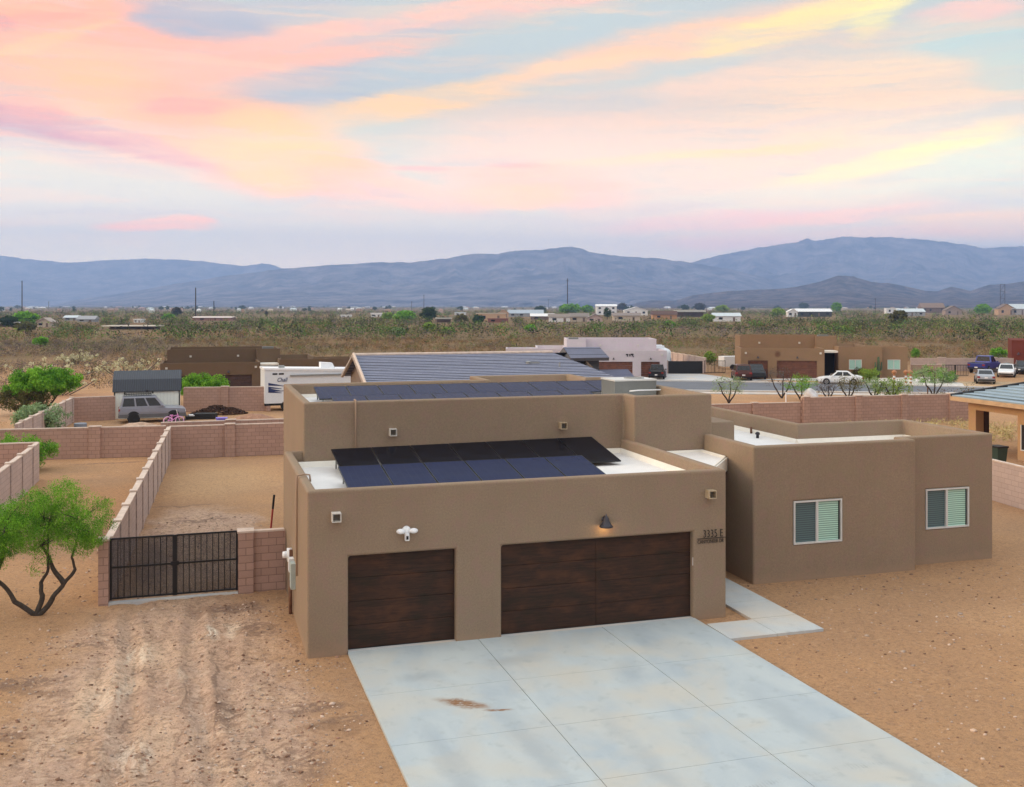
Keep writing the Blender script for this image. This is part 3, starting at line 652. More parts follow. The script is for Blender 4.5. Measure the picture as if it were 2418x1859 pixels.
BARK = simple('dark_bark', (.055, .042, .032), .9, var=.35, vscale=12, bump=.6, bscale=30)
BARK2 = simple('grey_bark', (.14, .11, .085), .9, var=.3, vscale=10)
def limb(rg, a, b, r0, r1, wob, n=7):
    a, b = Vector(a), Vector(b); L = (b - a).length; pts = []
    o = [Vector(rg.normal(size=3)) * wob * L for _ in range(3)]
    for i in range(n + 1):
        t_ = i / n; pts.append(a.lerp(b, t_) + (o[0] * math.sin(math.pi * t_) + o[1] * math.sin(2 * math.pi * t_) * .5) * (1 if 0 < i < n else 0))
    return pts, [r0 + (r1 - r0) * i / n for i in range(n + 1)]
def desert_tree(name, loc, label, cat, ells, mtl, n_clump, n_leaf, clump_r, leaf, seed, trunks=None, group=None, droop=.6, aspect=.35, bark=BARK, rt=.06):
    rg = np.random.default_rng(seed); T = thing(name, loc, label, cat, group=group)
    E_ = np.array(ells, float); vol = E_[:, 3] * E_[:, 4] * E_[:, 5]; pick = rg.choice(len(E_), n_clump, p=vol / vol.sum())
    d = rg.normal(size=(n_clump, 3)); d /= np.linalg.norm(d, axis=1)[:, None]; d *= (rg.random(n_clump) ** .42)[:, None]
    C_ = E_[pick, :3] + d * E_[pick, 3:6]
    tb = MB(); ends = []
    if trunks is None:
        trunks = []
        for k in range(3):
            e = E_[k % len(E_)]; trunks.append([(0, 0, 0), (e[0] * .35 + rg.normal() * .08, e[1] * .35, e[2] * .45), (e[0] + rg.normal() * .15, e[1], e[2])])
    for tr in trunks:
        pts = []; rs = []
        for i in range(len(tr) - 1):
            r0 = rt * (1 - i / len(tr)); r1 = rt * (1 - (i + 1) / len(tr)) + .008
            q, w_ = limb(rg, tr[i], tr[i + 1], r0, r1, .035, 5); pts += q if not pts else q[1:]; rs += w_ if not rs else w_[1:]
        tb.tube(pts, rs, 8); ends += [Vector(pts[j]) for j in (len(pts) - 1, len(pts) * 2 // 3)]
    for k in range(min(n_clump // 4, 90)):
        c_ = Vector(C_[k]); e = min(ends, key=lambda q: (q - c_).length); q, w_ = limb(rg, e, c_, rt * .28, rt * .06, .06, 5); tb.tube(q, w_, 4, False)
    tb.build('trunk', bark, T, smooth=True)
    tinted_cloud('crown', C_, n_leaf, clump_r, leaf, aspect, mtl, T, droop, .8, None, seed)
    return T

# ------------------------------------------------------------------ the main house
HX, HW = 0.0, 10.2
house = thing('pueblo_house', (5, 3, 0), 'large brown stucco flat-roofed house in the foreground with two dark garage doors', 'house')
def hpart(mb, name, m, smooth=False, label=None, parent=None):
    o = mb.build(name, m, None, smooth)
    for v in o.data.vertices: v.co -= Vector((5, 3, 0))
    o.parent = parent or house
    if parent: 
        pass
    if label: o['label'] = label
    return o
def shell(poly, top, wells, extra=(), z0=-.25, name='wall'):
    mb = MB(); mb.prism(poly, z0, top); o = mb.build(name, M['stucco'])
    cs = [MB().prism(w_, zf, top + 1) for w_, zf in wells] + list(extra)
    cut(o, cs); bevel(o, .055, 3, 50)
    for pp in o.data.polygons: pp.use_smooth = False
    for v in o.data.vertices: v.co -= Vector((5, 3, 0))
    o.parent = house
    if not o.data.materials: o.data.materials.append(M['stucco'])
    return o
H1, HU, H2 = 3.62, 4.97, 3.77
D1 = (.90, 3.34); D2 = (4.42, 9.30); DH = 2.13
g_well = [(.22, .22), (9.98, .22), (9.98, 6.7), (.22, 6.7)]
shell([(0, 0), (HW, 0), (HW, 6.32), (0, 6.32)], H1, [([(.22, .22), (9.98, .22), (9.98, 6.2), (.22, 6.2)], 3.0)],
      [MB().box(D1[0], D1[1], -.5, .30, -.5, DH), MB().box(D2[0], D2[1], -.5, .30, -.5, DH)], name='garage_wall')
upoly = [(.5, 6.1), (10.08, 6.1), (10.08, 5.35), (12.66, 5.35), (12.66, 13.2), (11.7, 13.2), (11.7, 15.2), (7.6, 15.2), (7.6, 13.2), (.5, 13.2)]
uwell = [(.73, 6.34), (10.31, 6.34), (10.31, 5.58), (12.43, 5.58), (12.43, 12.97), (11.47, 12.97), (11.47, 14.97), (7.83, 14.97), (7.83, 12.97), (.73, 12.97)]
shell(upoly, HU, [(uwell, 4.2)], name='living_wall')
wpoly = [(12.35, 2.40), (17.68, 2.40), (17.68, 2.88), (20.85, 2.88), (20.85, 6.95), (16.72, 6.95), (16.72, 13.6), (12.70, 13.6), (12.70, 5.5), (12.35, 5.5)]
wwell = [(12.60, 2.64), (17.44, 2.64), (17.44, 3.12), (20.61, 3.12), (20.61, 6.71), (16.48, 6.71), (16.48, 13.36), (12.0, 13.36), (12.0, 5.30), (12.60, 5.30)]
WIN1 = (13.62, 15.18, .98, 2.19, 2.40); WIN2 = (18.41, 19.96, 1.0, 2.19, 2.88)
shell(wpoly, H2, [(wwell, 2.9)], [MB().box(w_[0], w_[1], w_[4] - .3, w_[4] + .16, w_[2], w_[3]) for w_ in (WIN1, WIN2)], name='bedroom_wall')
lc = MB().box(12.4, 14.36, 7.0, 9.6, 3.0, 3.90).build('chimney_wall', M['stucco']); bevel(lc, .05, 3)
for v in lc.data.vertices: v.co -= Vector((5, 3, 0))
lc.parent = house; lc.name = 'low_parapet'
# white membrane roofs with up-stands
def roofm(pts, z, up, cant=.05):
    mb = MB(); mb.prism(pts, z - .08, z); hpart(mb, 'roof', M['membrane'])
    n = len(pts); mb = MB(); ar = sum(pts[i][0] * pts[(i + 1) % n][1] - pts[(i + 1) % n][0] * pts[i][1] for i in range(n))
    for i in range(n):
        a = Vector((pts[i][0], pts[i][1])); b = Vector((pts[(i + 1) % n][0], pts[(i + 1) % n][1])); d = (b - a).normalized(); nn = Vector((-d.y, d.x)) * (1 if ar > 0 else -1)
        a2, b2 = a + nn * .012, b + nn * .012; a3, b3 = a + nn * .10, b + nn * .10; e = d * .0
        mb.hexa([(a.x, a.y, z), (b.x, b.y, z), (b3.x, b3.y, z), (a3.x, a3.y, z), (a.x, a.y, up), (b.x, b.y, up), (b2.x, b2.y, up - .003 * i), (a2.x, a2.y, up - .003 * i)])
    hpart(mb, 'roof_upstand', M['cant'])
roofm([(.225, .225), (9.975, .225), (9.975, 6.095), (.225, 6.095)], 3.20, 3.34)
roofm(uwell[:], 4.52, 4.62)
roofm([(12.605, 2.645), (17.435, 2.645), (17.435, 3.125), (20.605, 3.125), (20.605, 6.705), (16.475, 6.705), (16.475, 13.355), (12.67, 13.355), (12.67, 5.36), (12.605, 5.3)], 3.15, 3.28)
# entry porch roof between garage and bedroom wing
roofm([(10.23, 1.2), (12.33, 3.9), (12.33, 5.33), (10.23, 5.33)], 3.24, 3.30)
mb = MB(); mb.hexa([(10.22, 1.12, 2.90), (12.34, 3.82, 2.90), (12.34, 3.88, 2.90), (10.22, 1.18, 2.90), (10.22, 1.12, 3.27), (12.34, 3.82, 3.27), (12.34, 3.88, 3.27), (10.22, 1.18, 3.27)])
hpart(mb, 'porch_fascia', M['cant'])
mb = MB(); mb.prism([(10.23, 1.25), (12.33, 3.93), (12.33, 5.33), (10.23, 5.33)], 2.9, 3.15); hpart(mb, 'porch_ceiling', M['cant'])
mb = MB(); mb.box(10.6, 11.6, 5.26, 5.34, .03, 2.1); hpart(mb, 'entry_door', M['timber'])
# garage doors: four sections each, with pressed rails
for (a, b), sp_ in ((D1, 1), (D2, 2)):
    mb = MB(); hh_ = DH / 4
    for r in range(4):
        z0 = .03 + r * hh_ * .992; z1 = z0 + hh_ * .992 - .007
        for s_ in range(sp_):
            w_ = (b - a) / sp_; mb.box(a + .004 + s_ * w_ + (.004 if s_ else 0), a + (s_ + 1) * w_ - .004, .16, .21, z0, z1)
    o = hpart(mb, 'garage_door', M['timber'], label='single-width dark wood garage door' if sp_ == 1 else 'double-width dark wood garage door'); bevel(o, .006, 1)
    mb = MB(); mb.box(a + .002, b - .002, .135, .25, -.02, .045); hpart(mb, 'bottom_seal', M['black_metal'], parent=None)
    mb = MB(); mb.box(a - .0, b + .0, .0, .134, -.1, .034); hpart(mb, 'threshold', M['concrete2'])
    mb = MB(); mb.box(a + .002, b - .002, .215, .29, 0, DH - .002); hpart(mb, 'door_backing', M['dark'])
    if sp_ == 2:
        mb = MB(); x = (a + b) / 2; mb.box(x - .05, x + .05, .148, .16, .05, DH - .03); hpart(mb, 'centre_stile', M['timber'])
# windows with frame, sliding sash, blinds behind glass
GLASS_L = glassy('screened_glass', (.055, .085, .105), .25); 
m, ns, ls, p = mat('blinds'); t = m.node_tree
tc = N(t, 'ShaderNodeTexCoord').outputs['Object']; wv_ = N(t, 'ShaderNodeTexWave'); wv_.bands_direction = 'Z'; wv_.inputs['Scale'].default_value = 5.2; ls.new(tc, wv_.inputs['Vector'])
ls.new(mixc(t, maprange(t, wv_.outputs['Fac'], .35, .75), (.20, .36, .31), (.50, .78, .66)), p.inputs['Base Color']); p.inputs['Roughness'].default_value = .35; p.inputs['Specular IOR Level'].default_value = .6
M['blind'] = m
m3 = m.copy(); m3.name = 'blinds_behind_screen'
for nd in m3.node_tree.nodes:
    if nd.bl_idname == 'ShaderNodeMix': nd.inputs[6].default_value = (.05, .085, .10, 1); nd.inputs[7].default_value = (.10, .18, .19, 1)
M['blind_dark'] = m3
for (x0, x1, z0, z1, y), lab in ((WIN1, 'sliding window nearer the garage'), (WIN2, 'sliding window at the far right end')):
    yy = y + .05; fr = MB(); w_ = .045
    fr.box(x0, x1, yy - .07, yy + .03, z0, z0 + w_); fr.box(x0, x1, yy - .07, yy + .03, z1 - w_, z1)
    fr.box(x0, x0 + w_, yy - .07, yy + .03, z0 + w_, z1 - w_); fr.box(x1 - w_, x1, yy - .07, yy + .03, z0 + w_, z1 - w_)
    xm = (x0 + x1) / 2 - .02; fr.box(xm - .035, xm + .035, yy - .055, yy + .03, z0 + w_, z1 - w_)
    wo = hpart(fr, 'window', M['frame'], label=lab)
    def sub(mb, n_, m_):
        o = mb.build(n_, m_)
        for v in o.data.vertices: v.co -= Vector((5, 3, 0))
        o.parent = wo; return o
    sub(MB().box(x0 + w_, xm - .035, yy + .005, yy + .02, z0 + w_, z1 - w_), 'pane', M['blind_dark'])
    sub(MB().box(xm + .035, x1 - w_ - .05, yy - .01, yy + .004, z0 + w_, z1 - w_), 'pane', M['blind'])
    sub(MB().box(x1 - w_ - .05, x1 - w_, yy - .012, yy + .01, z0 + w_, z1 - w_), 'sash', M['black_metal'])
# scuppers (roof drain spouts)
M['throat'] = simple('spout_inside', (.22, .20, .17), .8)
def scupper(x, y, z, m_, lab=None):
    mb = MB(); a = .10; d = .22
    mb.box(x - a, x + a, y - d, y, z - a, z - a + .02); mb.box(x - a, x + a, y - d, y, z + a - .02, z + a)
    mb.box(x - a, x - a + .02, y - d, y, z - a + .02, z + a - .02); mb.box(x + a - .02, x + a, y - d, y, z - a + .02, z + a - .02)
    o = hpart(mb, 'scupper', m_, label=lab); mb = MB(); mb.box(x - a + .02, x + a - .02, y - .05, y - .03, z - a + .02, z + a - .02)
    q = mb.build('spout_throat', M['throat'])
    for v in q.data.vertices: v.co -= Vector((5, 3, 0))
    q.parent = o
M['scup_w'] = simple('worn_white_metal', (.60, .57, .52), .6, var=.15)
M['scup_t'] = simple('tan_metal', (.42, .33, .22), .6, var=.15)
scupper(.62, 0, 3.04, M['scup_w']); scupper(9.72, 0, 3.05, M['scup_t']); scupper(2.98, 6.1, 4.08, M['scup_w']); scupper(8.08, 6.1, 4.09, M['scup_t'])
# lit barn lamp over the double door
lx, lz = 6.94, 2.50
mb = MB(); mb.lathe([(.16, -.07), (.165, -.05), (.14, -.02), (.10, .03), (.075, .09), (.06, .15), (.03, .19), (.012, .20), (.012, .23), (.0, .235)], (lx, -.17, lz), 20)
lamp = hpart(mb, 'wall_lamp', M['bronze'], smooth=True)
def subp(mb, n_, m_, par, smooth=False):
    o = mb.build(n_, m_, None, smooth)
    for v in o.data.vertices: v.co -= Vector((5, 3, 0))
    o.parent = par; return o
subp(MB().tube([(lx, 0, lz + .10), (lx, -.05, lz + .16), (lx, -.12, lz + .14)], .02, 8).lathe([(.055, 0), (.055, -.02), (.0, -.025)], (lx, 0, lz + .09), 12, 'Y'), 'lamp_bracket', M['bronze'], lamp, True)
m, ns, ls, p = mat('lit_bulb'); p.inputs['Emission Color'].default_value = (1, .62, .22, 1); p.inputs['Emission Strength'].default_value = 9
ls.new(noise_(m.node_tree, None, 3).outputs[0], p.inputs['Roughness'])
subp(MB().lathe([(.0, -.045), (.035, -.03), (.04, 0), (.02, .04)], (lx, -.17, lz - .04), 12), 'bulb', m, lamp, True)
pl = bpy.data.lights.new('lamp_light', 'POINT'); pl.energy = 1.6; pl.color = (1, .60, .25); pl.shadow_soft_size = .04
plo = bpy.data.objects.new('lamp_light', pl); COL.objects.link(plo); plo.location = (lx - 5, -.17 - 3, lz - .12); plo.parent = house
# white floodlight camera: two oval heads and a body with a black lens
cx_, cz_ = 2.19, 2.62
mb = MB()
mb.lathe([(.0, 0), (.10, 0), (.10, -.05), (.06, -.08), (.0, -.08)], (cx_, 0, cz_ + .01), 16, 'Y'); fl = hpart(mb, 'floodlight', M['white_plastic'], True)
for s_ in (-1, 1):
    o = MB(); pts = [(0.0, -.06), (.05, -.055), (.075, -.02), (.07, .02), (.0, .035)]
    o.lathe([(r_, h) for r_, h in pts], (0, 0, 0), 14, 'Y'); vs = []
    for v in o.v: vs.append((v[0] * 1.35 + cx_ + s_ * .145, v[1] - .11, v[2] * .8 + cz_ + .015))
    o.v = vs; subp(o, 'flood_head', M['white_plastic'], fl, True)
subp(MB().box(cx_ - .045, cx_ + .045, -.15, -.03, cz_ - .20, cz_ - .05), 'camera_body', M['white_plastic'], fl)
subp(MB().box(cx_ - .026, cx_ + .026, -.156, -.15, cz_ - .17, cz_ - .09), 'lens', M['black_metal'], fl)
hpart(MB().box(9.302, 9.33, .03, .09, 1.30, 1.50), 'keypad', M['white_plastic'])
# house number lettering
def text_mesh(name, s_, size, loc, rot, m_, parent, depth=.012, sx=1.0, shear=0.0, off=0.0):
    cu = bpy.data.curves.new(name, 'FONT'); cu.body = s_; cu.size = size; cu.extrude = depth; cu.shear = shear; cu.offset = off
    o = bpy.data.objects.new(name, cu); COL.objects.link(o); dg = bpy.context.evaluated_depsgraph_get(); dg.update()
    me = bpy.data.meshes.new_from_object(o.evaluated_get(dg)); bpy.data.objects.remove(o)
    me.materials.clear(); me.materials.append(m_)
    q = bpy.data.objects.new(name, me); COL.objects.link(q); q.parent = parent; q.location = loc; q.rotation_euler = rot; q.scale = (sx, 1, 1); return q
BLK = simple('black_lettering', (.012, .011, .012), .5)
hn = hpart(MB().box(9.40, 10.17, -.03, -.012, 1.945, 1.958), 'house_number', BLK)
text_mesh('digits', '3335 E', .27, (9.55 - 5, -.02 - 3, 1.975), (R(90), 0, 0), BLK, hn, depth=.006, sx=.74, off=-.004)
text_mesh('street_name', 'CANYONEER DR', .135, (9.40 - 5, -.02 - 3, 1.83), (R(90), 0, 0), BLK, hn, depth=.006, sx=.70, off=-.0025)
# electrical gear on the left wall
hpart(MB().tube([(-.05, 1.9, 1.3), (-.05, 1.9, 3.60), (-.03, 1.9, 3.66), (.12, 1.9, 3.68), (.25, 1.9, 3.66), (.27, 1.9, 3.5)], .022, 8), 'conduit', M['conduit'], True)
hpart(MB().tube([(-.07, 3.4, -.1), (-.07, 3.4, .8)], .045, 8), 'conduit', M['rust'], True)
hpart(MB().box(-.11, 0, 2.78, 3.12, .74, 1.36), 'meter_cabinet', M['meter'])
hpart(MB().box(-.12, 0, 3.22, 3.46, 1.05, 1.38), 'junction_box', M['white_paint'])
hpart(MB().lathe([(.0, -.12), (.08, -.11), (.09, 0)], (-.12, 3.80, 1.36), 14, 'X').box(-.12, 0, 3.68, 3.92, 1.2, 1.5), 'electric_meter', M['white_plastic'], True)
hpart(MB().box(-.08, 0, 3.55, 3.65, 1.2, 1.52), 'junction_box', M['rust'])
hpart(MB().tube([(1.94, 6.05, 3.2), (1.94, 6.05, 4.94), (1.94, 6.08, 5.0), (1.94, 6.3, 5.0)], .026, 8), 'conduit', M['conduit'], True)
# exposed footing at the left corner
hpart(MB().box(.04, .78, .03, .3, -.4, -.04), 'footing', M['concrete2'])
# rooftop air conditioner
ac = hpart(MB().box(10.82, 12.30, 8.55, 9.75, 4.62, 5.16), 'air_conditioner', M['ac'])
subp(MB().box(10.80, 12.32, 8.53, 9.77, 5.16, 5.21), 'unit_lid', M['ac_top'], ac)
subp(MB().lathe([(.34, 0), (.34, .03), (.27, .03), (.27, .01), (.0, .01)], (11.75, 9.15, 5.21), 24), 'fan_grille', M['grey_metal'], ac)
subp(MB().box(10.95, 12.2, 8.6, 9.7, 4.52, 4.62), 'unit_curb', M['white_paint'], ac)
subp(MB().tube([(11.1, 8.0, 4.88), (11.4, 8.0, 4.90), (12.2, 8.0, 4.90)], .02, 8), 'gas_pipe', M['white_paint'], ac, True)
# wing roof vents
hpart(MB().lathe([(.05, 0), (.05, .12), (.09, .13), (.06, .2), (.0, .22)], (15.9, 8.2, 3.15), 12), 'roof_vent', M['bronze'], True)
hpart(MB().lathe([(.04, 0), (.04, .22), (.0, .22)], (16.35, 9.4, 3.15), 10), 'roof_vent', M['rust'], True)
hpart(MB().lathe([(.05, 0), (.05, .3), (.0, .3)], (15.2, 9.4, 3.15), 10), 'roof_vent', M['white_paint'], True)
# solar arrays
def array(TL, TR, BL_, BR, n, cells='solar', gap=.012, legs=3.2):
    TL, TR, BL_, BR = map(Vector, (TL, TR, BL_, BR))
    for i in range(n):
        a, b = i / n, (i + 1) / n
        p0 = BL_.lerp(BR, a); p1 = BL_.lerp(BR, b); p2 = TL.lerp(TR, b); p3 = TL.lerp(TR, a)
        c = (p0 + p1 + p2 + p3) / 4; u = ((p1 - p0) + (p2 - p3)).normalized(); v0 = ((p3 - p0) + (p2 - p1)).normalized(); w_ = u.cross(v0).normalized(); v0 = w_.cross(u)
        pw = ((p1 - p0).length + (p2 - p3).length) / 4 - gap; ph = ((p3 - p0).length + (p2 - p1).length) / 4
        fr = MB(); h = .035; e = .012
        fr.box(-pw, pw, -ph, -ph + e, -h, .003); fr.box(-pw, pw, ph - e, ph, -h, .003); fr.box(-pw, -pw + e, -ph + e, ph - e, -h, .003); fr.box(pw - e, pw, -ph + e, ph - e, -h, .003)
        Mx = Matrix((u, v0, w_)).transposed().to_4x4(); Mx.translation = c - Vector((5, 3, 0))
        o = fr.build('solar_panel', M['solar_frame']); o.parent = house; o.matrix_local = Mx
        q = MB().box(-pw + e, pw - e, -ph + e, ph - e, -.03, 0).build('cells', M[cells]); q.parent = o
        rk = MB(); rk.box(-pw + .1, -pw + .14, -ph, ph, -.09, -.037)
        for yy in (-ph * .8, ph * .8):
            pz = (Mx @ Vector((-pw + .12, yy, -.09))).z; 
            rk.box(-pw + .10, -pw + .14, yy - .02, yy + .02, -.09 - max(.02, pz - legs), -.09)
        k = rk.build('mounting_rail', M['grey_metal']); k.parent = o
array((1.23, 5.50, 3.74), (9.14, 5.90, 3.74), (1.20, 3.62, 3.33), (8.86, 3.85, 3.33), 7, 'solar_dark_reflect')
array((1.10, 3.22, 3.62), (7.66, 3.22, 3.62), (1.05, 1.30, 3.36), (7.60, 1.36, 3.36), 6)
array((1.42, 11.9, 4.95), (12.1, 11.9, 4.95), (1.32, 10.15, 4.70), (12.0, 10.15, 4.70), 10, legs=4.52)
array((1.75, 9.95, 4.80), (10.4, 9.95, 4.80), (1.65, 8.2, 4.58), (10.3, 8.2, 4.58), 8, legs=4.52)

# ------------------------------------------------------------------ block walls and fences
M['joint'] = simple('dark_joint', (.05, .035, .03), .9)
def block_wall(A, B, h, label, pillars=(), mtl='block', thick=.16, name='block_wall', pil_h=.06, pw=.40, side=1, capped=True, group=None, z0=-.12):
    A = Vector((A[0], A[1], 0)); B = Vector((B[0], B[1], 0)); L = (B - A).length; ang = math.atan2(B.y - A.y, B.x - A.x)
    T = thing(name, A, label, 'wall', ang, group)
    mb = MB(); cuts = sorted([0] + [p_ for p_ in pillars if 0 < p_ < L] + [L])
    for a, b in zip(cuts[:-1], cuts[1:]):
        rb = name == 'ribbed_block_wall'; e_ = .12 if rb else .006; f_ = .20 if rb else .006
        if b - a > .1:
            mb.box(a + ((e_ if side > 0 else f_) if a > 0 else 0), b - ((f_ if side > 0 else e_) if b < L else 0), -thick / 2, thick / 2, z0, h)
    mb.build('wall_panel', M[mtl], T)
    if capped:
        mb = MB()
        for a, b in zip(cuts[:-1], cuts[1:]): mb.box(a + .03, b - .03, -thick / 2 - .015, thick / 2 + .015, h + .001, h + .05)
        mb.build('wall_cap', M['cap'], T)
    for q in pillars:
        pm = MB().box(q - pw / 2, q + pw / 2, -thick / 2 - (.12 if side < 0 else .0) - .004, thick / 2 + (.12 if side > 0 else 0) + .004, z0, h + pil_h)
        if name == 'ribbed_block_wall': g0_ = -.20 if side > 0 else .12; pm = MB().box(q - .119, q + .119, -thick / 2 - .035, thick / 2 + .035, z0, h + pil_h); MB().box(q + g0_, q + g0_ + .08, -thick / 2 + .02, thick / 2 - .02, z0, h - .01).build('joint', M['joint'], T)
        o = pm.build('pillar', M[mtl], T)
        sd_ = .045 if rb else .15; pw_ = .24 if rb else pw; c_ = MB().box(q - pw_ / 2 - .02, q + pw_ / 2 + .02, -thick / 2 - (sd_ if (side < 0 or rb) else .02), thick / 2 + (sd_ if (side > 0 or rb) else .02), h + pil_h + .001, h + pil_h + .05).build('pillar_cap', M['cap'], o)
    return T
GY0 = 5.72
block_wall((-.86, GY0), (-.02, GY0), 1.57, 'short red-brown block wall joining the gate pillar to the garage', (), z0=-.2)
def pillar_thing(x, y, w, d, h, label):
    T = thing('gate_pillar', (x, y, 0), label, 'pillar'); MB().box(-w / 2, w / 2, -d / 2, d / 2, -.2, h).build('shaft', M['block'], T)
    MB().box(-w / 2 - .02, w / 2 + .02, -d / 2 - .02, d / 2 + .02, h, h + .05).build('pillar_cap', M['cap'], T)
pillar_thing(-1.06, GY0, .40, .40, 1.60, 'block pillar at the right end of the black yard gate')
pillar_thing(-4.60, GY0 - .05, .24, .34, 1.62, 'narrow block pillar at the left end of the black yard gate')
# long side fence running back from the gate, ribs on its left side
ya, yb = 5.95, 31.0; L = math.hypot(yb - ya, .75); ribs = [2.0 + i * 2.36 for i in range(10)]
block_wall((-4.50, ya), (-3.72, yb), 1.58, 'long pale block wall running back from the gate with a row of capped posts', ribs, 'block2', name='ribbed_block_wall', side=1, pil_h=.06, pw=.24)
# left neighbour's return
block_wall((-9.3, 11.5), (-9.05, 26.2), 1.62, 'pale block wall with posts at the left edge of the photo', [1.2 + i * 2.4 for i in range(6)], 'block2', name='ribbed_block_wall', side=1, pil_h=.06, pw=.24)
block_wall((-22, 26.6), (-9.0, 26.3), 1.62, 'block wall behind the leftmost yard corner, half hidden by green bush', [], 'block')
block_wall((-15, 33.3), (-3.9, 32.3), 1.50, 'rear block wall of the left dirt lot with one wide pillar', [(7.75)], 'block', side=-1, pw=.55)
block_wall((-3.75, 31.2), (8.0, 31.0), 1.58, 'rear block wall behind the yard reaching the garage corner', [2.95], 'block', side=-1, pw=.5)
block_wall((-4.2, 33.3), (8.5, 33.1), 1.56, 'second block wall just behind the rear yard wall', [3.5], 'block', side=-1, pw=.5)
block_wall((-11.2, 34.5), (-10.25, 50.0), 1.58, 'pale block wall with posts along the left side of the shed yard', [1.2 + i * 2.3 for i in range(7)], 'block2', name='ribbed_block_wall', side=1, pil_h=.06, pw=.24)
block_wall((-10.2, 50.2), (-7.7, 50.6), 1.55, 'short block wall left of the dark-roofed shed', [], 'block')
block_wall((-3.4, 54.6), (2.6, 53.6), 1.72, 'block wall between the shed and the white camper with a woodpile against it', [2.9], 'block', side=-1, pw=.5)
block_wall((27.9, 12.5), (26.8, 4.0), 1.55, 'pinkish block wall beyond the right end of the house', [], 'block2', side=1)
block_wall((24.0, 35.0), (34.39, 34.38), 1.45, 'low block wall section left of the stepped-up part', [3.6, 7.2], 'block', side=-1)
block_wall((34.4, 34.3), (47.0, 33.6), 1.75, 'long block wall behind the bedroom wing with a row of pillars', [.3, 4.05, 7.4, 11.0], 'block', side=-1, pw=.45)

# black double gate
gate = thing('yard_gate', (-4.46, GY0 - .02, 0), 'black double-leaf metal gate with vertical pickets across the dirt track', 'gate')
GW = 3.2; mb = MB()
for x0, x1 in ((0, GW / 2 - .01), (GW / 2 + .01, GW)):
    lf = MB()
    lf.box(x0, x0 + .05, -.025, .025, .05, 1.64); lf.box(x1 - .05, x1, -.025, .025, .05, 1.64)
    for z in (.06, .86, 1.60): lf.box(x0 + .05, x1 - .05, -.02, .02, z, z + .045)
    n = 9
    for k in range(1, n + 1):
        x = x0 + .05 + (x1 - x0 - .1) * k / (n + 1)
        lf.box(x - .011, x + .011, -.012, .012, .105, .86); lf.box(x - .011, x + .011, -.012, .012, .905, 1.60)
    leaf_o = lf.build('gate_leaf', M['black_metal'], gate)
    m_, ns, ls, p = M.get('scr') or (None,) * 4
    if not M.get('scr_m'):
        m, ns, ls, p = mat('black_mesh_screen'); t = m.node_tree; p.inputs['Base Color'].default_value = (.045, .045, .052, 1); p.inputs['Roughness'].default_value = .7
        tr = N(t, 'ShaderNodeBsdfTransparent'); mx = N(t, 'ShaderNodeMixShader'); mx.inputs[0].default_value = .5
        nn = noise_(t, N(t, 'ShaderNodeTexCoord').outputs['Object'], 30, 2); ls.new(maprange(t, nn.outputs[0], .3, .7, .42, .60), mx.inputs[0])
        ls.new(tr.outputs[0], mx.inputs[1]); ls.new(p.outputs[0], mx.inputs[2]); ls.new(mx.outputs[0], ns['Material Output'].inputs[0]); M['scr_m'] = m
    MB().box(x0 + .05, x1 - .05, .026, .029, .1, 1.62).build('mesh_screen', M['scr_m'], leaf_o)
MB().box(GW / 2 - .10, GW / 2 + .10, -.06, -.046, .84, .95).build('latch', M['black_metal'], gate); MB().box(GW / 2 - .045, GW / 2 + .045, -.045, -.026, .05, 1.64).build('meeting_stile', M['black_metal'], gate)
MB().box(-.05, GW + .02, -.17, .02, -.1, .012).build('gate_sill', M['concrete2'], gate)

# hi-lift jack like stand leaning beside the garage
T = thing('tripod_stand', (-.42, 7.0, 0), 'red and black pole stand leaning by the left garage wall', 'stand', scale=(1.3, 1.3, 1.32))
MB().tube([(-.02, 0, 0), (.12, 0, 1.45)], .02, 8).build('pole', simple('red_paint', (.30, .03, .025), .5), T)
MB().tube([(.12, 0, 1.45), (.15, 0, 1.75)], .024, 8).build('grip', M['black_metal'], T)
MB().tube([(.10, 0, .8), (-.22, .1, 0)], .018, 6).tube([(.10, 0, .8), (.08, -.2, 0)], .018, 6).build('leg', M['black_metal'], T)

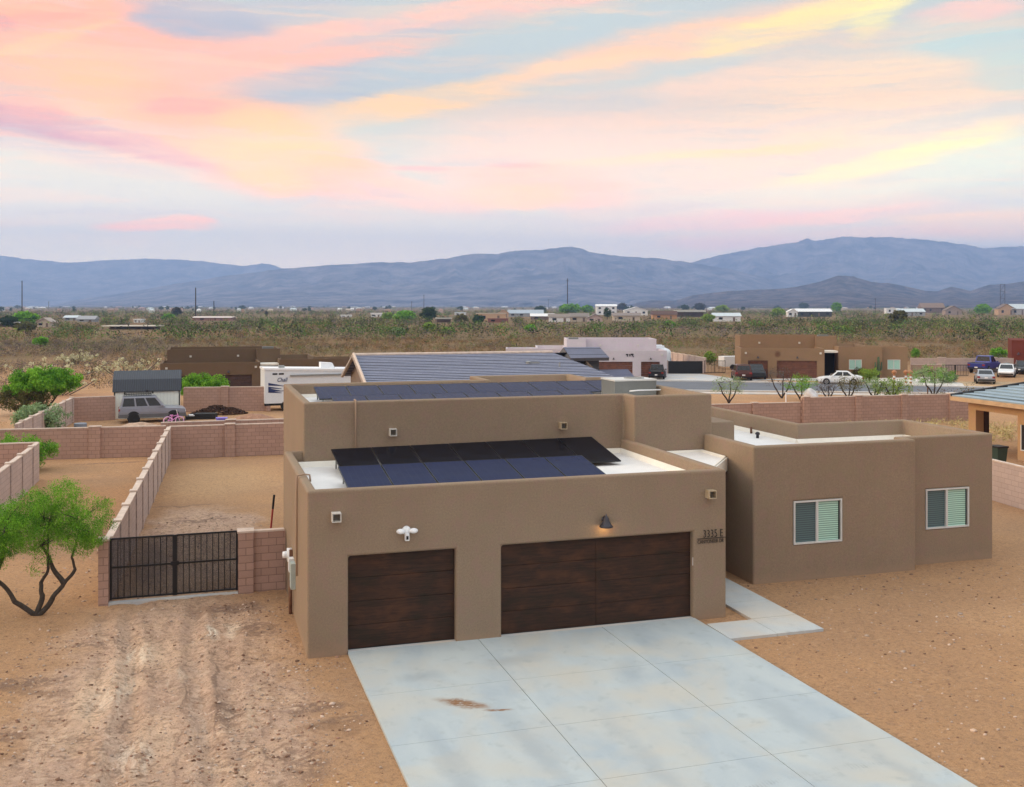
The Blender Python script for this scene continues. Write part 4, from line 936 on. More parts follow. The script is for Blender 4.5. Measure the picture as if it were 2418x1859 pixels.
# ------------------------------------------------------------------ vehicles
def lerp(a, b, t_): return a + (b - a) * t_
def vehicle(name, loc, rz, label, cat, kind, paint, L=4.7, Wd=1.8, H=1.6, s=1.0, rack=False, topper=False, trim=None):
    T = thing(name, loc, label, cat, rz, scale=(s, s, s)); w = Wd / 2
    pm = simple(name + '_paint', paint, .28, metal=.25, spec=.6, var=.05); pm2 = trim or pm
    r = {'sedan': .32, 'suv': .37, 'pickup': .40}[kind]; gc = r * .62
    belt = {'sedan': .92, 'suv': 1.04, 'pickup': 1.12}[kind]
    # stations from tail (-L/2) to nose (+L/2): (x, half width, bottom, top)
    if kind == 'sedan': st = [(-.5, .80, .42, .72), (-.485, .90, .30, .90), (-.40, .97, .24, 1.0), (-.25, 1, .22, belt + .04), (.12, 1, .22, belt - .02), (.34, .97, .22, .84), (.45, .90, .24, .74), (.495, .78, .32, .60)]
    elif kind == 'suv': st = [(-.5, .90, .48, .85), (-.49, .96, .36, belt - .02), (-.42, 1, .34, belt), (0, 1, .34, belt), (.17, 1, .34, belt - .02), (.40, .98, .34, .98), (.47, .94, .36, .92), (.498, .86, .42, .80)]
    else: st = [(-.5, .94, .52, 1.10), (-.49, .98, .46, belt), (-.3, 1, .44, belt), (0, 1, .42, belt), (.20, 1, .42, belt), (.42, .98, .42, 1.10), (.485, .94, .44, 1.04), (.5, .88, .50, .92)]
    vs = []; fs = []
    for (x, k, zb, zt) in st:
        ww = w * k; zm = zb + (zt - zb) * .55
        ring = [(-ww * .92, zb), (-ww, zb + .12), (-ww, zm), (-ww * .97, zt - .05), (-ww * .86, zt), (ww * .86, zt), (ww * .97, zt - .05), (ww, zm), (ww, zb + .12), (ww * .92, zb)]
        vs += [(x * L, y, z) for y, z in ring]
    n = 10
    for i in range(len(st) - 1):
        for k in range(n): fs.append((i * n + k, i * n + (k + 1) % n, (i + 1) * n + (k + 1) % n, (i + 1) * n + k))
    fs += [tuple(range(n)), tuple(range((len(st) - 1) * n, len(st) * n))[::-1]]
    body = MB().add(vs, fs).build('body', pm, T, smooth=False)
    # cabin frustum: bottom rear/front x, top rear/front x
    cb = {'sedan': (-.36, .22, -.19, .06), 'suv': (-.485, .20, -.44, .05), 'pickup': (-.10, .24, -.06, .12)}[kind]
    xr0, xf0, xr1, xf1 = [v * L for v in cb]; wb, wt = w * .93, w * .76; zb, zt = belt - .05, H
    P8 = [(xr0, -wb, zb), (xf0, -wb, zb), (xf0, wb, zb), (xr0, wb, zb), (xr1, -wt, zt), (xf1, -wt, zt), (xf1, wt, zt), (xr1, wt, zt)]
    cab = MB().hexa(P8).build('cabin', pm, T); bevel(cab, .05, 2, 30)
    def face(q, u0, u1, v0, v1, off):
        a, b, c_, d = [Vector(P8[i]) for i in q]
        def pt(u, v): return a.lerp(b, u).lerp(d.lerp(c_, u), v)
        nn = (b - a).cross(d - a).normalized() * off; return [pt(u0, v0) + nn, pt(u1, v0) + nn, pt(u1, v1) + nn, pt(u0, v1) + nn]
    gl = MB(); sides = {'sedan': [(.16, .50), (.54, .90)], 'suv': [(.05, .33), (.37, .62), (.66, .93)], 'pickup': [(.08, .42), (.48, .9)]}[kind]
    for q in ((0, 1, 5, 4), (2, 3, 7, 6)):
        for (u0, u1) in sides:
            if q[0] == 2: u0, u1 = 1 - u1, 1 - u0
            gl.quad(*face(q, u0, u1, .18, .88, .006))
    gl.quad(*face((1, 2, 6, 5), .07, .93, .12, .92, .006)); gl.quad(*face((3, 0, 4, 7), .08, .92, .25, .9, .006))
    gl.build('windows', M['carglass'], T, fix=False)
    # wheels and arches
    xs = {'sedan': (-.29, .30), 'suv': (-.28, .31), 'pickup': (-.29, .33)}[kind]
    for xi in xs:
        for sd in (-1, 1):
            MB().lathe([(r * 1.16, -.06), (r * 1.16, .006), (0, .006)], (xi * L, sd * w * (1.0), r * 1.02), 18, 'Y').build('wheel_arch', M['dark'], T) if sd > 0 else MB().lathe([(0, -.006), (r * 1.16, -.006), (r * 1.16, .06)], (xi * L, sd * w, r * 1.02), 18, 'Y').build('wheel_arch', M['dark'], T)
            wh = MB().lathe([(r * .62, -.11), (r * .96, -.11), (r, -.07), (r, .07), (r * .96, .11), (r * .62, .11)], (xi * L, sd * (w - .08), r), 20, 'Y').build('wheel', M['rubber'], T)
            rm = MB().lathe([(0, -.02), (r * .60, 0), (r * .64, .02 * sd)], (xi * L, sd * (w + .034), r), 14, 'Y'); rm.build('rim', M['dark'] if rack else M['rim'], wh)
            sp_ = MB()
            for k in range(5):
                a = 2 * math.pi * k / 5 + .3; sp_.quad(*[(xi * L + r * (rr_ * math.cos(a + da)), sd * (w + .058), r + r * rr_ * math.sin(a + da)) for rr_, da in ((.2, -.5), (.52, -.28), (.52, .28), (.2, .5))])
            sp_.build('spokes', M['dark'], wh, fix=False)
    zl = {'sedan': .78, 'suv': .92, 'pickup': .98}[kind]
    for sd in (-1, 1):
        MB().box(-L / 2 - .012, -L / 2 + .10, sd * w * .80 - .14, sd * w * .80 + .14, zl - .14, zl + .05).build('tail_light', M['tail'], T)
        MB().box(L / 2 - .22, L / 2 - .015, sd * w * .74 - .12, sd * w * .74 + .12, zl - .26, zl - .14).build('headlight', M['head'], T)
        MB().box(xf0 - .35, xf0 - .20, sd * (w + .06) - .08, sd * (w + .06) + .08, belt, belt + .14).build('mirror', pm, T)
    MB().box(-L / 2 - .02, -L / 2 + .06, -w * .9, w * .9, .36 if kind != 'pickup' else .5, .52 if kind != 'pickup' else .66).build('bumper', trim or M['black_metal'], T); MB().box(L / 2 - .05, L / 2 + .02, -w * .86, w * .86, .32, .48).build('bumper', trim or M['black_metal'], T)
    MB().box(-L / 2 - .03, -L / 2 - .021, -.16, .16, .60, .74).build('number_plate', M['plate'], T)
    if trim:
        for sd in (-1, 1): MB().box(-L * .49, L * .49, sd * (w + .012) - .012, sd * (w + .012) + .012, .36, .60).build('side_cladding', trim, T)
    if kind == 'pickup':
        MB().box(-L * .49 + .05, -L * .115, -w * .84, w * .84, belt - .002, belt + .012).build('bed_cover', M['dark'], T)
        for sd in (-1, 1): MB().box(-L * .49, -L * .11, sd * w * .90 - .04, sd * w * .90 + .04, belt - .02, belt + .06).build('bed_rail', pm, T)
        if topper: pass
    if rack:
        mb = MB(); z = H + .07
        for sd in (-1, 1): mb.tube([(-.42 * L, sd * .55, z), (-.02 * L, sd * .55, z)], .02, 6); mb.tube([(-.42 * L, sd * .55, z + .12), (-.02 * L, sd * .55, z + .12)], .02, 6)
        for k in range(12):
            x = lerp(-.42, -.02, k / 11) * L; mb.tube([(x, -.55, z), (x, .55, z)], .012, 5); mb.tube([(x, -.55, z), (x, -.55, z + .12)], .012, 5); mb.tube([(x, .55, z), (x, .55, z + .12)], .012, 5)
        mb.tube([(-.42 * L, -.55, z + .12), (-.42 * L, .55, z + .12)], .02, 6); mb.tube([(-.02 * L, -.55, z + .12), (-.02 * L, .55, z + .12)], .02, 6)
        mb.build('roof_rack', M['black_metal'], T)
        mb = MB()
        for x, sd in ((-.41, -.5), (-.41, .5), (0.0, -.5), (0.0, .5)): mb.lathe([(.0, -.04), (.09, -.04), (.09, .05), (0, .06)], (x * L, sd, z + .20), 10, 'X')
        mb.build('spot_lamps', M['black_metal'], T)
    return T
vehicle('parked_suv', (-5.28, 49.0, 0), R(4), 'silver older off-road SUV with roof rack in front of the white shed', 'car', 'suv', (.25, .26, .31), 4.35, 1.85, 1.76, .96, rack=True, trim=simple('grey_cladding', (.11, .115, .125), .6))
vehicle('parked_pickup', (43.35, 74.9, 0), R(62), 'black pickup truck seen from behind by the pale pink house', 'truck', 'pickup', (.012, .012, .013), 5.2, 2.0, 1.85, .80)
vehicle('parked_suv', tuple(G(1751, 897)), R(66), 'maroon SUV seen from behind in front of the brown house', 'car', 'suv', (.075, .022, .018), 4.8, 1.9, 1.75, .93)
vehicle('parked_pickup', tuple(G(1785, 894)), R(246), 'dark grey pickup nosed out beside the maroon SUV', 'truck', 'pickup', (.035, .04, .045), 5.2, 2.0, 1.85, .82)
vehicle('parked_sedan', (57.15, 63.0, 0), R(150), 'white sedan parked at the kerb before the brown house', 'car', 'sedan', (.80, .82, .84), 4.8, 1.82, 1.46, .88)
vehicle('parked_sedan', tuple(G(2325, 904)), R(52), 'silver-grey sedan beside the red-brown house, nearest the tiled roof', 'car', 'sedan', (.34, .37, .42), 4.7, 1.82, 1.44, .92)
vehicle('parked_sedan', tuple(G(2377, 889)), R(225), 'white sedan partly hidden behind the silver-grey sedan', 'car', 'sedan', (.76, .78, .80), 4.7, 1.82, 1.44, .92)
vehicle('parked_pickup', tuple(G(2325, 879)), R(30), 'deep blue pickup truck by the red-brown house', 'truck', 'pickup', (.03, .045, .26), 5.6, 2.0, 1.9, 1.0)
vehicle('parked_sedan', tuple(G(2417, 882)), R(232), 'black car at the right edge above the tiled roof', 'car', 'sedan', (.02, .02, .022), 4.7, 1.85, 1.5, .95)
vehicle('parked_sedan', tuple(G(2374, 874)), R(35), 'pale teal car tucked between the blue pickup and white sedan', 'car', 'sedan', (.30, .42, .46), 4.4, 1.8, 1.5, .95)

# fifth-wheel camper
M['camper'] = simple('camper_white', (.74, .78, .82), .35, var=.03)
NAVY = simple('navy_decal', (.02, .04, .14), .4)
p0 = G(619, 970); cam_ang = R(-8)
T = thing('fifth_wheel_camper', (p0.x + .15, p0.y - .6, 0), 'white fifth-wheel camper with navy stripes behind the garage', 'camper', R(72))
# local: x forward (away), y left; the rear wall faces the viewer
T.rotation_euler = (0, 0, R(4))
# long side seen from the house side: built along +x
MB().hexa([(0, 0, .55), (9.0, 0, .55), (9.0, 2.4, .55), (0, 2.4, .55), (0, 0, 3.05), (9.0, 0, 2.75), (9.0, 2.4, 2.75), (0, 2.4, 3.05)]).build('body', M['camper'], T)
MB().box(.02, 8.9, .1, 2.3, .38, .56).build('chassis', M['black_metal'], T)
MB().hexa([(-.06, -.05, 2.98), (9.06, -.05, 2.70), (9.06, 2.45, 2.70), (-.06, 2.45, 2.98), (-.06, -.05, 3.12), (9.06, -.05, 2.86), (9.06, 2.45, 2.86), (-.06, 2.45, 3.12)]).build('roof', M['white_plastic'], T)
MB().hexa([(4.2, .8, 2.9), (5.3, .8, 2.9), (5.3, 1.6, 2.9), (4.2, 1.6, 2.9), (4.2, .8, 3.42), (5.05, .8, 3.36), (5.05, 1.6, 3.36), (4.2, 1.6, 3.42)]).build('roof_unit', M['white_plastic'], T)
MB().box(1.1, 1.5, .6, 1.0, 3.05, 3.25).box(7.2, 8.4, .9, 1.3, 2.85, 3.1).build('roof_hatch', M['grey_metal'], T)
MB().box(.55, .90, -.012, .0, 2.62, 2.74).box(1.0, 1.36, -.012, 0, 2.62, 2.74).build('vent_window', M['black_metal'], T)
mb = MB()
for z, h in ((1.95, .05), (1.72, .035), (1.55, .06), (1.42, .04)): mb.hexa([(.25, -.014, z - h * 2), (1.2, -.014, z - h * .4 - .12), (1.2, 0, z - h * .4 - .12), (.25, 0, z - h * 2), (.25, -.014, z + h * 2), (1.2, -.014, z + h * .4 - .12), (1.2, 0, z + h * .4 - .12), (.25, 0, z + h * 2)])
mb.box(1.2, 3.2, -.014, 0, 1.78, 1.83).box(1.2, 3.2, -.014, 0, 1.42, 1.47)
mb.build('side_stripe', NAVY, T)
text_mesh('side_lettering', 'Chall', .42, (.85, -.02, 2.12), (R(90), 0, 0), NAVY, T, sx=.85, shear=.3)
MB().box(1.8, 7.2, -.10, 0, 2.48, 2.60).build('awning', M['grey_metal'], T)
for x in (.7, 2.4, 3.2): MB().lathe([(.0, -.12), (.36, -.12), (.36, .1), (0, .1)], (x + .8, .12, .36), 18, 'Y').build('wheel', M['rubber'], T)
MB().box(.12, .42, .1, .45, 0, .38).build('jack_block', M['block'], T)
# travel trailer beside the pale pink house
T = thing('travel_trailer', (47.4, 82.6, 0), 'white travel trailer behind the pink house garage', 'camper', R(70))
b_ = MB().box(0, 6.0, -1.2, 1.2, .5, 2.75).build('body', M['camper'], T); bevel(b_, .5, 4)
MB().box(1.0, 1.8, -.5, .5, 2.75, 3.05).box(3.6, 4.4, -.5, .5, 2.75, 3.05).build('roof_unit', M['white_plastic'], T)
MB().box(.5, 5.2, -1.1, 1.1, .2, .5).build('chassis', M['black_metal'], T)
MB().box(.2, .6, -1.214, -1.2, 1.2, 1.7).box(1.0, 3.0, -1.214, -1.2, 1.6, 1.8).build('side_stripe', simple('blue_decal', (.08, .2, .45), .4), T)

# ------------------------------------------------------------------ shed with gambrel metal roof
sx0, sx1, sy0, sy1 = -7.80, -3.60, 51.0, 53.6
T = thing('garden_shed', (sx0, sy0, 0), 'white storage shed with dark ribbed gambrel roof behind the silver SUV', 'shed')
def ribbed(c, name, s=14):
    m, ns, ls, p = mat(name); t = m.node_tree; tc = N(t, 'ShaderNodeTexCoord').outputs['Object']
    w_ = N(t, 'ShaderNodeTexWave'); w_.bands_direction = 'X'; w_.inputs['Scale'].default_value = s / 6.28; ls.new(tc, w_.inputs['Vector'])
    ls.new(mixc(t, maprange(t, w_.outputs['Fac'], .75, .95), c, tuple(v * 1.5 for v in c)), p.inputs['Base Color']); p.inputs['Roughness'].default_value = .45; p.inputs['Metallic'].default_value = .3
    b = N(t, 'ShaderNodeBump'); b.inputs['Strength'].default_value = .6; b.inputs['Distance'].default_value = .03; ls.new(w_.outputs['Fac'], b.inputs['Height']); ls.new(b.outputs[0], p.inputs['Normal'])
    return m
DR = ribbed((.035, .04, .052), 'dark_ribbed_metal'); WS = ribbed((.80, .86, .82), 'white_siding', 9)
for nd in WS.node_tree.nodes:
    if nd.bl_idname == 'ShaderNodeMix': nd.inputs[7].default_value = (.74, .80, .77, 1)
    if nd.bl_idname == 'ShaderNodeBsdfPrincipled': nd.inputs['Metallic'].default_value = 0
    if nd.bl_idname == 'ShaderNodeBump': nd.inputs['Strength'].default_value = .1
w_ = sx1 - sx0; d_ = sy1 - sy0
MB().box(0, w_, 0, d_, 0, 1.86).build('wall', WS, T)
prof = [(-.12, 1.80), (.28, 2.58), (d_ / 2, 3.12), (d_ - .28, 2.58), (d_ + .12, 1.80)]
mb = MB()
for i in range(4):
    (y0, z0), (y1, z1) = prof[i], prof[i + 1]
    mb.hexa([(-.1, y0, z0), (w_ + .1, y0, z0), (w_ + .1, y1, z1), (-.1, y1, z1), (-.1, y0, z0 + .05), (w_ + .1, y0, z0 + .05), (w_ + .1, y1, z1 + .05), (-.1, y1, z1 + .05)])
mb.build('roof', DR, T)
for x in (0, w_ - .06):
    mb = MB(); k = [(x, 0, 1.86), (x, .30, 2.56), (x, d_ / 2, 3.08), (x, d_ - .30, 2.56), (x, d_, 1.86)]
    mb.add(k + [(q[0] + .06, q[1], q[2]) for q in k], [(0, 1, 2, 3, 4), (9, 8, 7, 6, 5)]); mb.build('gable', WS, T)
MB().box(-.02, .06, -.02, .04, 0, 1.84).box(w_ - .06, w_ + .02, -.02, .04, 0, 1.84).build('corner_trim', M['black_metal'], T)
MB().box(w_ * .5 - .08, w_ * .5 + .08, -.16, -.0, 1.78, 1.94).build('shed_lamp', M['bronze'], T)

# child's bike
T = thing('kids_bike', (G(391 + 8, 1001).x, 46.3, .22), "small pink child's bicycle leaning above the wall beside the SUV", 'bicycle', R(3), scale=(1.05, 1.05, 1.05))
T.location = (-4.22, 46.0, .05)
PINK = simple('pink_paint', (.78, .30, .70), .4)
for x in (0, .68):
    mb = MB(); ring = [(x + .24 * math.cos(a), 0, .24 + .24 * math.sin(a)) for a in np.linspace(0, 2 * math.pi, 21)]
    mb.tube(ring, .032, 6, False); wh = mb.build('wheel', simple('pink_tyre', (.75, .45, .72), .6), T)
    mb = MB()
    for k in range(6): a = k * math.pi / 6; mb.tube([(x + .22 * math.cos(a), 0, .24 + .22 * math.sin(a)), (x - .22 * math.cos(a), 0, .24 - .22 * math.sin(a))], .005, 4)
    mb.build('spokes', M['rim'], wh)
MB().tube([(0, 0, .24), (.28, 0, .27), (.58, 0, .52)], .022, 6).tube([(.28, 0, .27), (.2, 0, .55)], .022, 6).tube([(.2, 0, .50), (.58, 0, .58)], .02, 6).tube([(.68, 0, .24), (.55, 0, .68)], .022, 6).tube([(0, 0, .24), (.2, 0, .5)], .016, 6).build('frame', PINK, T)
MB().box(.10, .30, -.05, .05, .55, .60).build('saddle', PINK, T)
MB().tube([(.55, 0, .66), (.52, 0, .82)], .018, 6).tube([(.50, -.2, .86), (.53, 0, .80), (.50, .2, .86)], .016, 6).build('handlebar', M['white_paint'], T)

def rubble(name, C_, n, sx_, sy_, h, m_, label, cat, size=(.05, .17), seed=3, kind=None):
    rg = random.Random(seed); mb = MB()
    for _ in range(n):
        u = rg.uniform(-1, 1); v = rg.uniform(-1, 1); r_ = 1 - min(1, math.hypot(u, v)); 
        if r_ <= 0: continue
        z = h * r_ ** .6 * rg.uniform(.5, 1.0); s_ = rg.uniform(*size); a = rg.uniform(0, 3.1)
        mb.box(u * sx_ - s_, u * sx_ + s_, v * sy_ - s_ * .3, v * sy_ + s_ * .3, z - s_ * .25, z + s_ * .3, a)
    T = thing(name, C_, label, cat); mb.build('pile', m_, T); return T
rubble('woodpile', (-1.0, 52.0, 0), 700, 1.9, .7, .72, simple('old_wood', (.075, .035, .02), .9, var=.5, vscale=3), 'dark brown heap of firewood against the block wall', 'woodpile')
T = thing('stacked_mats', (-2.9, 49.6, 0), 'black flat stacked slabs with a pale top in front of the SUV bumper', 'stack')
MB().box(-.3, 1.6, -.4, .4, 0, .22, R(6)).build('slab', M['black_metal'], T); MB().box(-.1, 1.5, -.3, .35, .225, .29, R(8)).build('pale_slab', M['membrane'], T); MB().box(.3, 1.7, -.5, .5, .01, .35, R(-12), ).build('slab', M['dark'], T)
q = G(523, 1001, 0)
T = thing('storage_tote', (-.95, 44.6, 0), 'small violet-blue plastic tote behind the rear wall', 'box'); bevel(MB().box(-.33, .33, -.2, .2, 0, .5).build('tub', simple('violet_plastic', (.16, .13, .55), .5), T), .04); MB().box(-.36, .36, -.23, .23, .5, .56).build('lid', simple('violet_lid', (.25, .2, .7), .5), T)
T = thing('grey_drum', (-9.0, 42.4, 0), 'bluish grey low drum behind the left rear wall', 'drum'); MB().lathe([(.36, 0), (.36, .7), (.33, .72), (0, .72)], n=18).build('body', simple('blue_grey_metal', (.22, .25, .30), .5), T); MB().lathe([(.375, .3), (.375, .34)], n=18).build('rib', M['rim'], T)
def mound(name, x, y, rx, ry, h, label, c=(.48, .33, .24)):
    n = 26; V = []; 
    for j in range(n):
        for i in range(n):
            u = i / (n - 1) * 2 - 1; v = j / (n - 1) * 2 - 1; r_ = max(0, 1 - u * u - v * v)
            V.append((u * rx, v * ry, h * r_ ** 1.1 * (1 + .3 * mnoise.noise(Vector((u * 3, v * 3, x)))) - .06))
    fs = [(j * n + i, j * n + i + 1, (j + 1) * n + i + 1, (j + 1) * n + i) for j in range(n - 1) for i in range(n - 1)]
    T = thing(name, (x, y, 0), label, 'mound'); MB().add(V, fs).build('soil', simple(name + '_soil', c, 1, var=.25, vscale=4, bump=.5, bscale=12), T, smooth=True, fix=False)
mound('dirt_mound', -5.9, 43.8, 1.9, .9, .55, 'pale heap of dirt in front of the silver SUV')
mound('dirt_mound', -2.0, 44.2, 1.7, .8, .38, 'low pale heap of dirt right of the pink bicycle')
mound('dirt_mound', 1.2, 48.4, 1.6, .8, .40, 'reddish low dirt heap below the firewood', (.36, .2, .13))

# ------------------------------------------------------------------ neighbours' flat-roofed houses (same builder's plan)
def pueblo(loc, sxy, sz, rz, mirror, wall_c, door_m, label, ws=1.0, details=True):
    T = thing('pueblo_house', (loc[0], loc[1], 0), label, 'house', rz, scale=((-1 if mirror else 1) * sxy, sxy, sz))
    wm = stucco('wall_stucco', wall_c)
    def vol(poly, top, well, wz, name, cuts=()):
        o = MB().prism(poly, -.3, top).build(name, wm); cut(o, [MB().prism(well, wz, top + 1)] + list(cuts)); o.parent = T; 
        if not o.data.materials: o.data.materials.append(wm)
        return o
    vol([(0, 0), (10.2, 0), (10.2, 6.32), (0, 6.32)], 3.62, [(.22, .22), (9.98, .22), (9.98, 6.2), (.22, 6.2)], 3.2, 'garage_wall', [MB().box(D1[0], D1[1], -.5, .3, -.5, DH), MB().box(D2[0], D2[1], -.5, .3, -.5, DH)])
    vol([(.5, 6.1), (10.08, 6.1), (10.08, 5.35), (12.66, 5.35), (12.66, 13.2), (.5, 13.2)], 4.95, [(.73, 6.34), (10.31, 6.34), (10.31, 5.58), (12.43, 5.58), (12.43, 12.97), (.73, 12.97)], 4.5, 'living_wall')
    vol([(12.35, 2.4), (17.68, 2.4), (17.68, 2.88), (20.85, 2.88), (20.85, 6.95), (16.72, 6.95), (16.72, 13.6), (12.7, 13.6), (12.7, 5.5), (12.35, 5.5)], 3.77,
        [(12.6, 2.64), (17.44, 2.64), (17.44, 3.12), (20.61, 3.12), (20.61, 6.71), (16.48, 6.71), (16.48, 13.36), (12.8, 13.36), (12.8, 5.2), (12.6, 5.2)], 3.1, 'bedroom_wall',
        [MB().box(w_[0], w_[1], w_[4] - .3, w_[4] + .16, w_[2], w_[3]) for w_ in (WIN1, WIN2)])
    MB().prism([(12.81, 5.2), (12.81, 13.35), (16.47, 13.35), (16.47, 6.70), (20.6, 6.70), (20.6, 3.13), (12.61, 3.13)], 3.105, 3.13).build('roof', M['membrane'], T)
    MB().box(10.22, 12.33, 2.6, 5.33, 3.0, 3.24).build('porch_roof', M['cant'], T)
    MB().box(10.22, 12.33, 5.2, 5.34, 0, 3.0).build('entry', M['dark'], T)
    for (a, b) in (D1, D2):
        mb = MB()
        for r_ in range(4): mb.box(a + .005, b - .005, .16, .22, r_ * DH / 4, (r_ + 1) * DH / 4 - .02)
        mb.build('garage_door', door_m, T)
    for (x0, x1, z0, z1, y) in (WIN1, WIN2):
        wo = MB().box(x0 + .05, x1 - .05, y + .06, y + .09, z0 + .05, z1 - .05).build('window', M['blind'], T)
        mb = MB(); xm = (x0 + x1) / 2
        for a, b, c_, d in ((x0, x1, z0, z0 + .06), (x0, x1, z1 - .06, z1), (x0, x0 + .06, z0 + .06, z1 - .06), (x1 - .06, x1, z0 + .06, z1 - .06), (xm - .04, xm + .04, z0 + .06, z1 - .06)): mb.box(a, b, y - .02, y + .055, c_, d)
        mb.build('frame', M['frame'], wo)
    for x, y, z in ((.62, 0, 3.04), (9.72, 0, 3.05), (2.98, 6.1, 4.08), (8.08, 6.1, 4.09)):
        MB().box(x - .11, x + .11, y - .2, y + .01, z - .11, z + .11).build('scupper', M['scup_w'], T)
    for x in (2.1, 6.9): MB().lathe([(.15, -.08), (.12, 0), (.06, .12), (.0, .2)], (x, -.14, 2.5), 10).build('wall_lamp', M['bronze'], T)
    MB().box(10.9, 12.2, 8.5, 9.6, 4.75, 5.05).build('air_conditioner', M['ac'], T)
    return T
LH = pueblo((-5.55, 70.0), .82, .735, 0, False, (.165, .112, .070), simple('dark_red_door', (.055, .025, .018), .6, var=.3), 'dark brown stucco house with flat roofs behind the shed and camper')
PH = pueblo((45.04, 76.1), .82, .79, R(-17), True, (.60, .55, .59), M['timber_red'], 'pale pink stucco house with a black pickup outside')
BH = pueblo((52.31, 73.44), .842, .865, R(-24), False, (.285, .185, .11), M['timber_red'], 'warm brown stucco house with red-brown garage doors across the street')
mb = MB()   # metal world map on the pink house
for (x, z, w_, h) in ((0, 0, .28, .16), (.12, -.18, .12, .2), (.42, .02, .14, .12), (.45, -.16, .14, .2), (.62, .02, .36, .18), (.78, -.12, .16, .1), (.9, -.24, .14, .1), (.2, .1, .1, .06)):
    mb.box(x, x + w_, -.03, -.005, z, z + h)
o = mb.build('wall_map', M['black_metal']); o.parent = PH; o.location = (5.15, -.02, 3.0); o.scale = (-1, 1, 1); o.location.x = 4.9 + .4
mb = MB()   # scrollwork sun on the brown house
for k in range(14):
    a = k * math.pi / 7; mb.tube([(.12 * math.cos(a), 0, .12 * math.sin(a)), (.38 * math.cos(a + .2), 0, .38 * math.sin(a + .2))], .02, 5)
mb.lathe([(.14, 0), (.14, .02), (0, .02)], (0, 0, 0), 16, 'Y'); o = mb.build('wall_ornament', M['rust']); o.parent = BH; o.location = (4.5, -.04, 2.95)
# red-brown house at the right edge
T = thing('adobe_house', (89.0, 73.0, 0), 'brick-red stucco house cut off by the right edge', 'house')
rm = stucco('red_stucco', (.17, .045, .03))
pz = G(2389, 876, 0); T.location = pz; T.rotation_euler = (0, 0, R(-40))
MB().box(0, 9, 0, 8, -.1, 3.45).build('wall', rm, T); MB().box(-.02, 9.02, -.02, 8.02, 3.45, 3.6).build('parapet', rm, T)
MB().box(1.5, 3.9, -.03, 0, 0, 2.2).build('garage_door', M['timber_red'], T); MB().lathe([(.15, -.08), (.06, .12), (0, .2)], (.7, -.14, 2.0), 10).build('wall_lamp', M['bronze'], T)

# ------------------------------------------------------------------ grey tiled house behind the main roof
T = thing('tiled_house', (0, 0, 0), 'grey tiled gable-roofed house directly behind the main house', 'house')
wm = stucco('taupe_stucco', (.22, .175, .145)); wm2 = stucco('dark_taupe_stucco', (.13, .12, .12))
y0, y1, yr, ze, zr, x0, x1 = 34.4, 44.4, 39.4, 3.05, 4.62, 6.6, 21.2
MB().add([(x0 + .5, y0 + .5, 0), (x0 + .5, y1 - .5, 0), (x0 + .5, y1 - .5, 3.2), (x0 + .5, yr, 4.55), (x0 + .5, y0 + .5, 3.2), (x1, y0 + .5, 0), (x1, y1 - .5, 0), (x1, y1 - .5, 3.2), (x1, yr, 4.55), (x1, y0 + .5, 3.2)],
         [(0, 1, 2, 3, 4), (9, 8, 7, 6, 5), (0, 4, 9, 5), (1, 6, 7, 2)]).build('wall', wm, T)
tile_roof_plane('roof', (x0, y0, ze), (22.4, y0, ze), (19.4, yr, zr), (x0, yr, zr), M['tile_grey'], T, row=.27, step=.045)
tile_roof_plane('roof', (x1, y1, ze), (x0, y1, ze), (x0, yr, zr), (x1, yr, zr), M['tile_grey'], T, row=.27, step=.045)
mb = MB()
for (a, za, b, zb) in ((y0, ze, yr, zr), (y1, ze, yr, zr)): mb.hexa([(x0 - .06, a, za - .10), (x0 + .10, a, za - .10), (x0 + .10, b, zb - .10), (x0 - .06, b, zb - .10), (x0 - .06, a, za + .06), (x0 + .10, a, za + .06), (x0 + .10, b, zb + .06), (x0 - .06, b, zb + .06)])
mb.build('barge_board', simple('barge_paint', (.34, .29, .25), .7), T)
MB().tube([(x0, yr, zr + .04), (19.4, yr, zr + .04)], .10, 8).build('ridge_tiles', M['cap'], T)
MB().tube([(x0 + .05, y0, ze + .1), (x0 + .05, yr, zr + .1)], .09, 8).build('verge_tiles', M['cap'], T)
# raised clerestory box
e0 = GY(1347, 846, 38.0); e1 = GY(1433, 839, 38.4); zz0 = e0.z; r0_ = GY(1330, 820, 41.0); r1_ = GY(1415, 820, 41.0)
MB().box(e0.x + .6, e1.x - .5, e0.y + .5, 42.5, 2.5, zz0 - .05).build('upper_wall', wm2, T)
tile_roof_plane('upper_roof', (e0.x, e0.y, zz0), (e1.x, e0.y, zz0), (r1_.x, 41.0, r1_.z), (r0_.x, 41.0, r0_.z), M['tile_grey'], T, row=.27, step=.045)
MB().hexa([(e0.x, e0.y + .05, zz0 - .2), (e1.x, e0.y + .05, zz0 - .2), (e1.x, 41, zz0 - .2), (e0.x, 41, zz0 - .2), (e0.x, e0.y, zz0 - .01), (e1.x, e0.y, zz0 - .01), (r1_.x, 41.0, r1_.z - .02), (r0_.x, 41.0, r0_.z - .02)]).build('soffit', wm2, T)
q1 = GY(1499, 891, 36.0); q2 = GY(1482, 872, 39.0); q3 = GY(1380, 872, 39.0)
tile_roof_plane('lower_roof', (q3.x - 2.5, 36.0, q1.z), (q1.x, 36.0, q1.z), (q2.x, 39.0, q2.z), (q3.x, 39.0, q2.z), M['tile_grey'], T, row=.27, step=.045)
MB().box(q3.x - 1.5, q1.x - .5, 36.5, 39.5, 0, q1.z).build('wing_wall', wm, T)
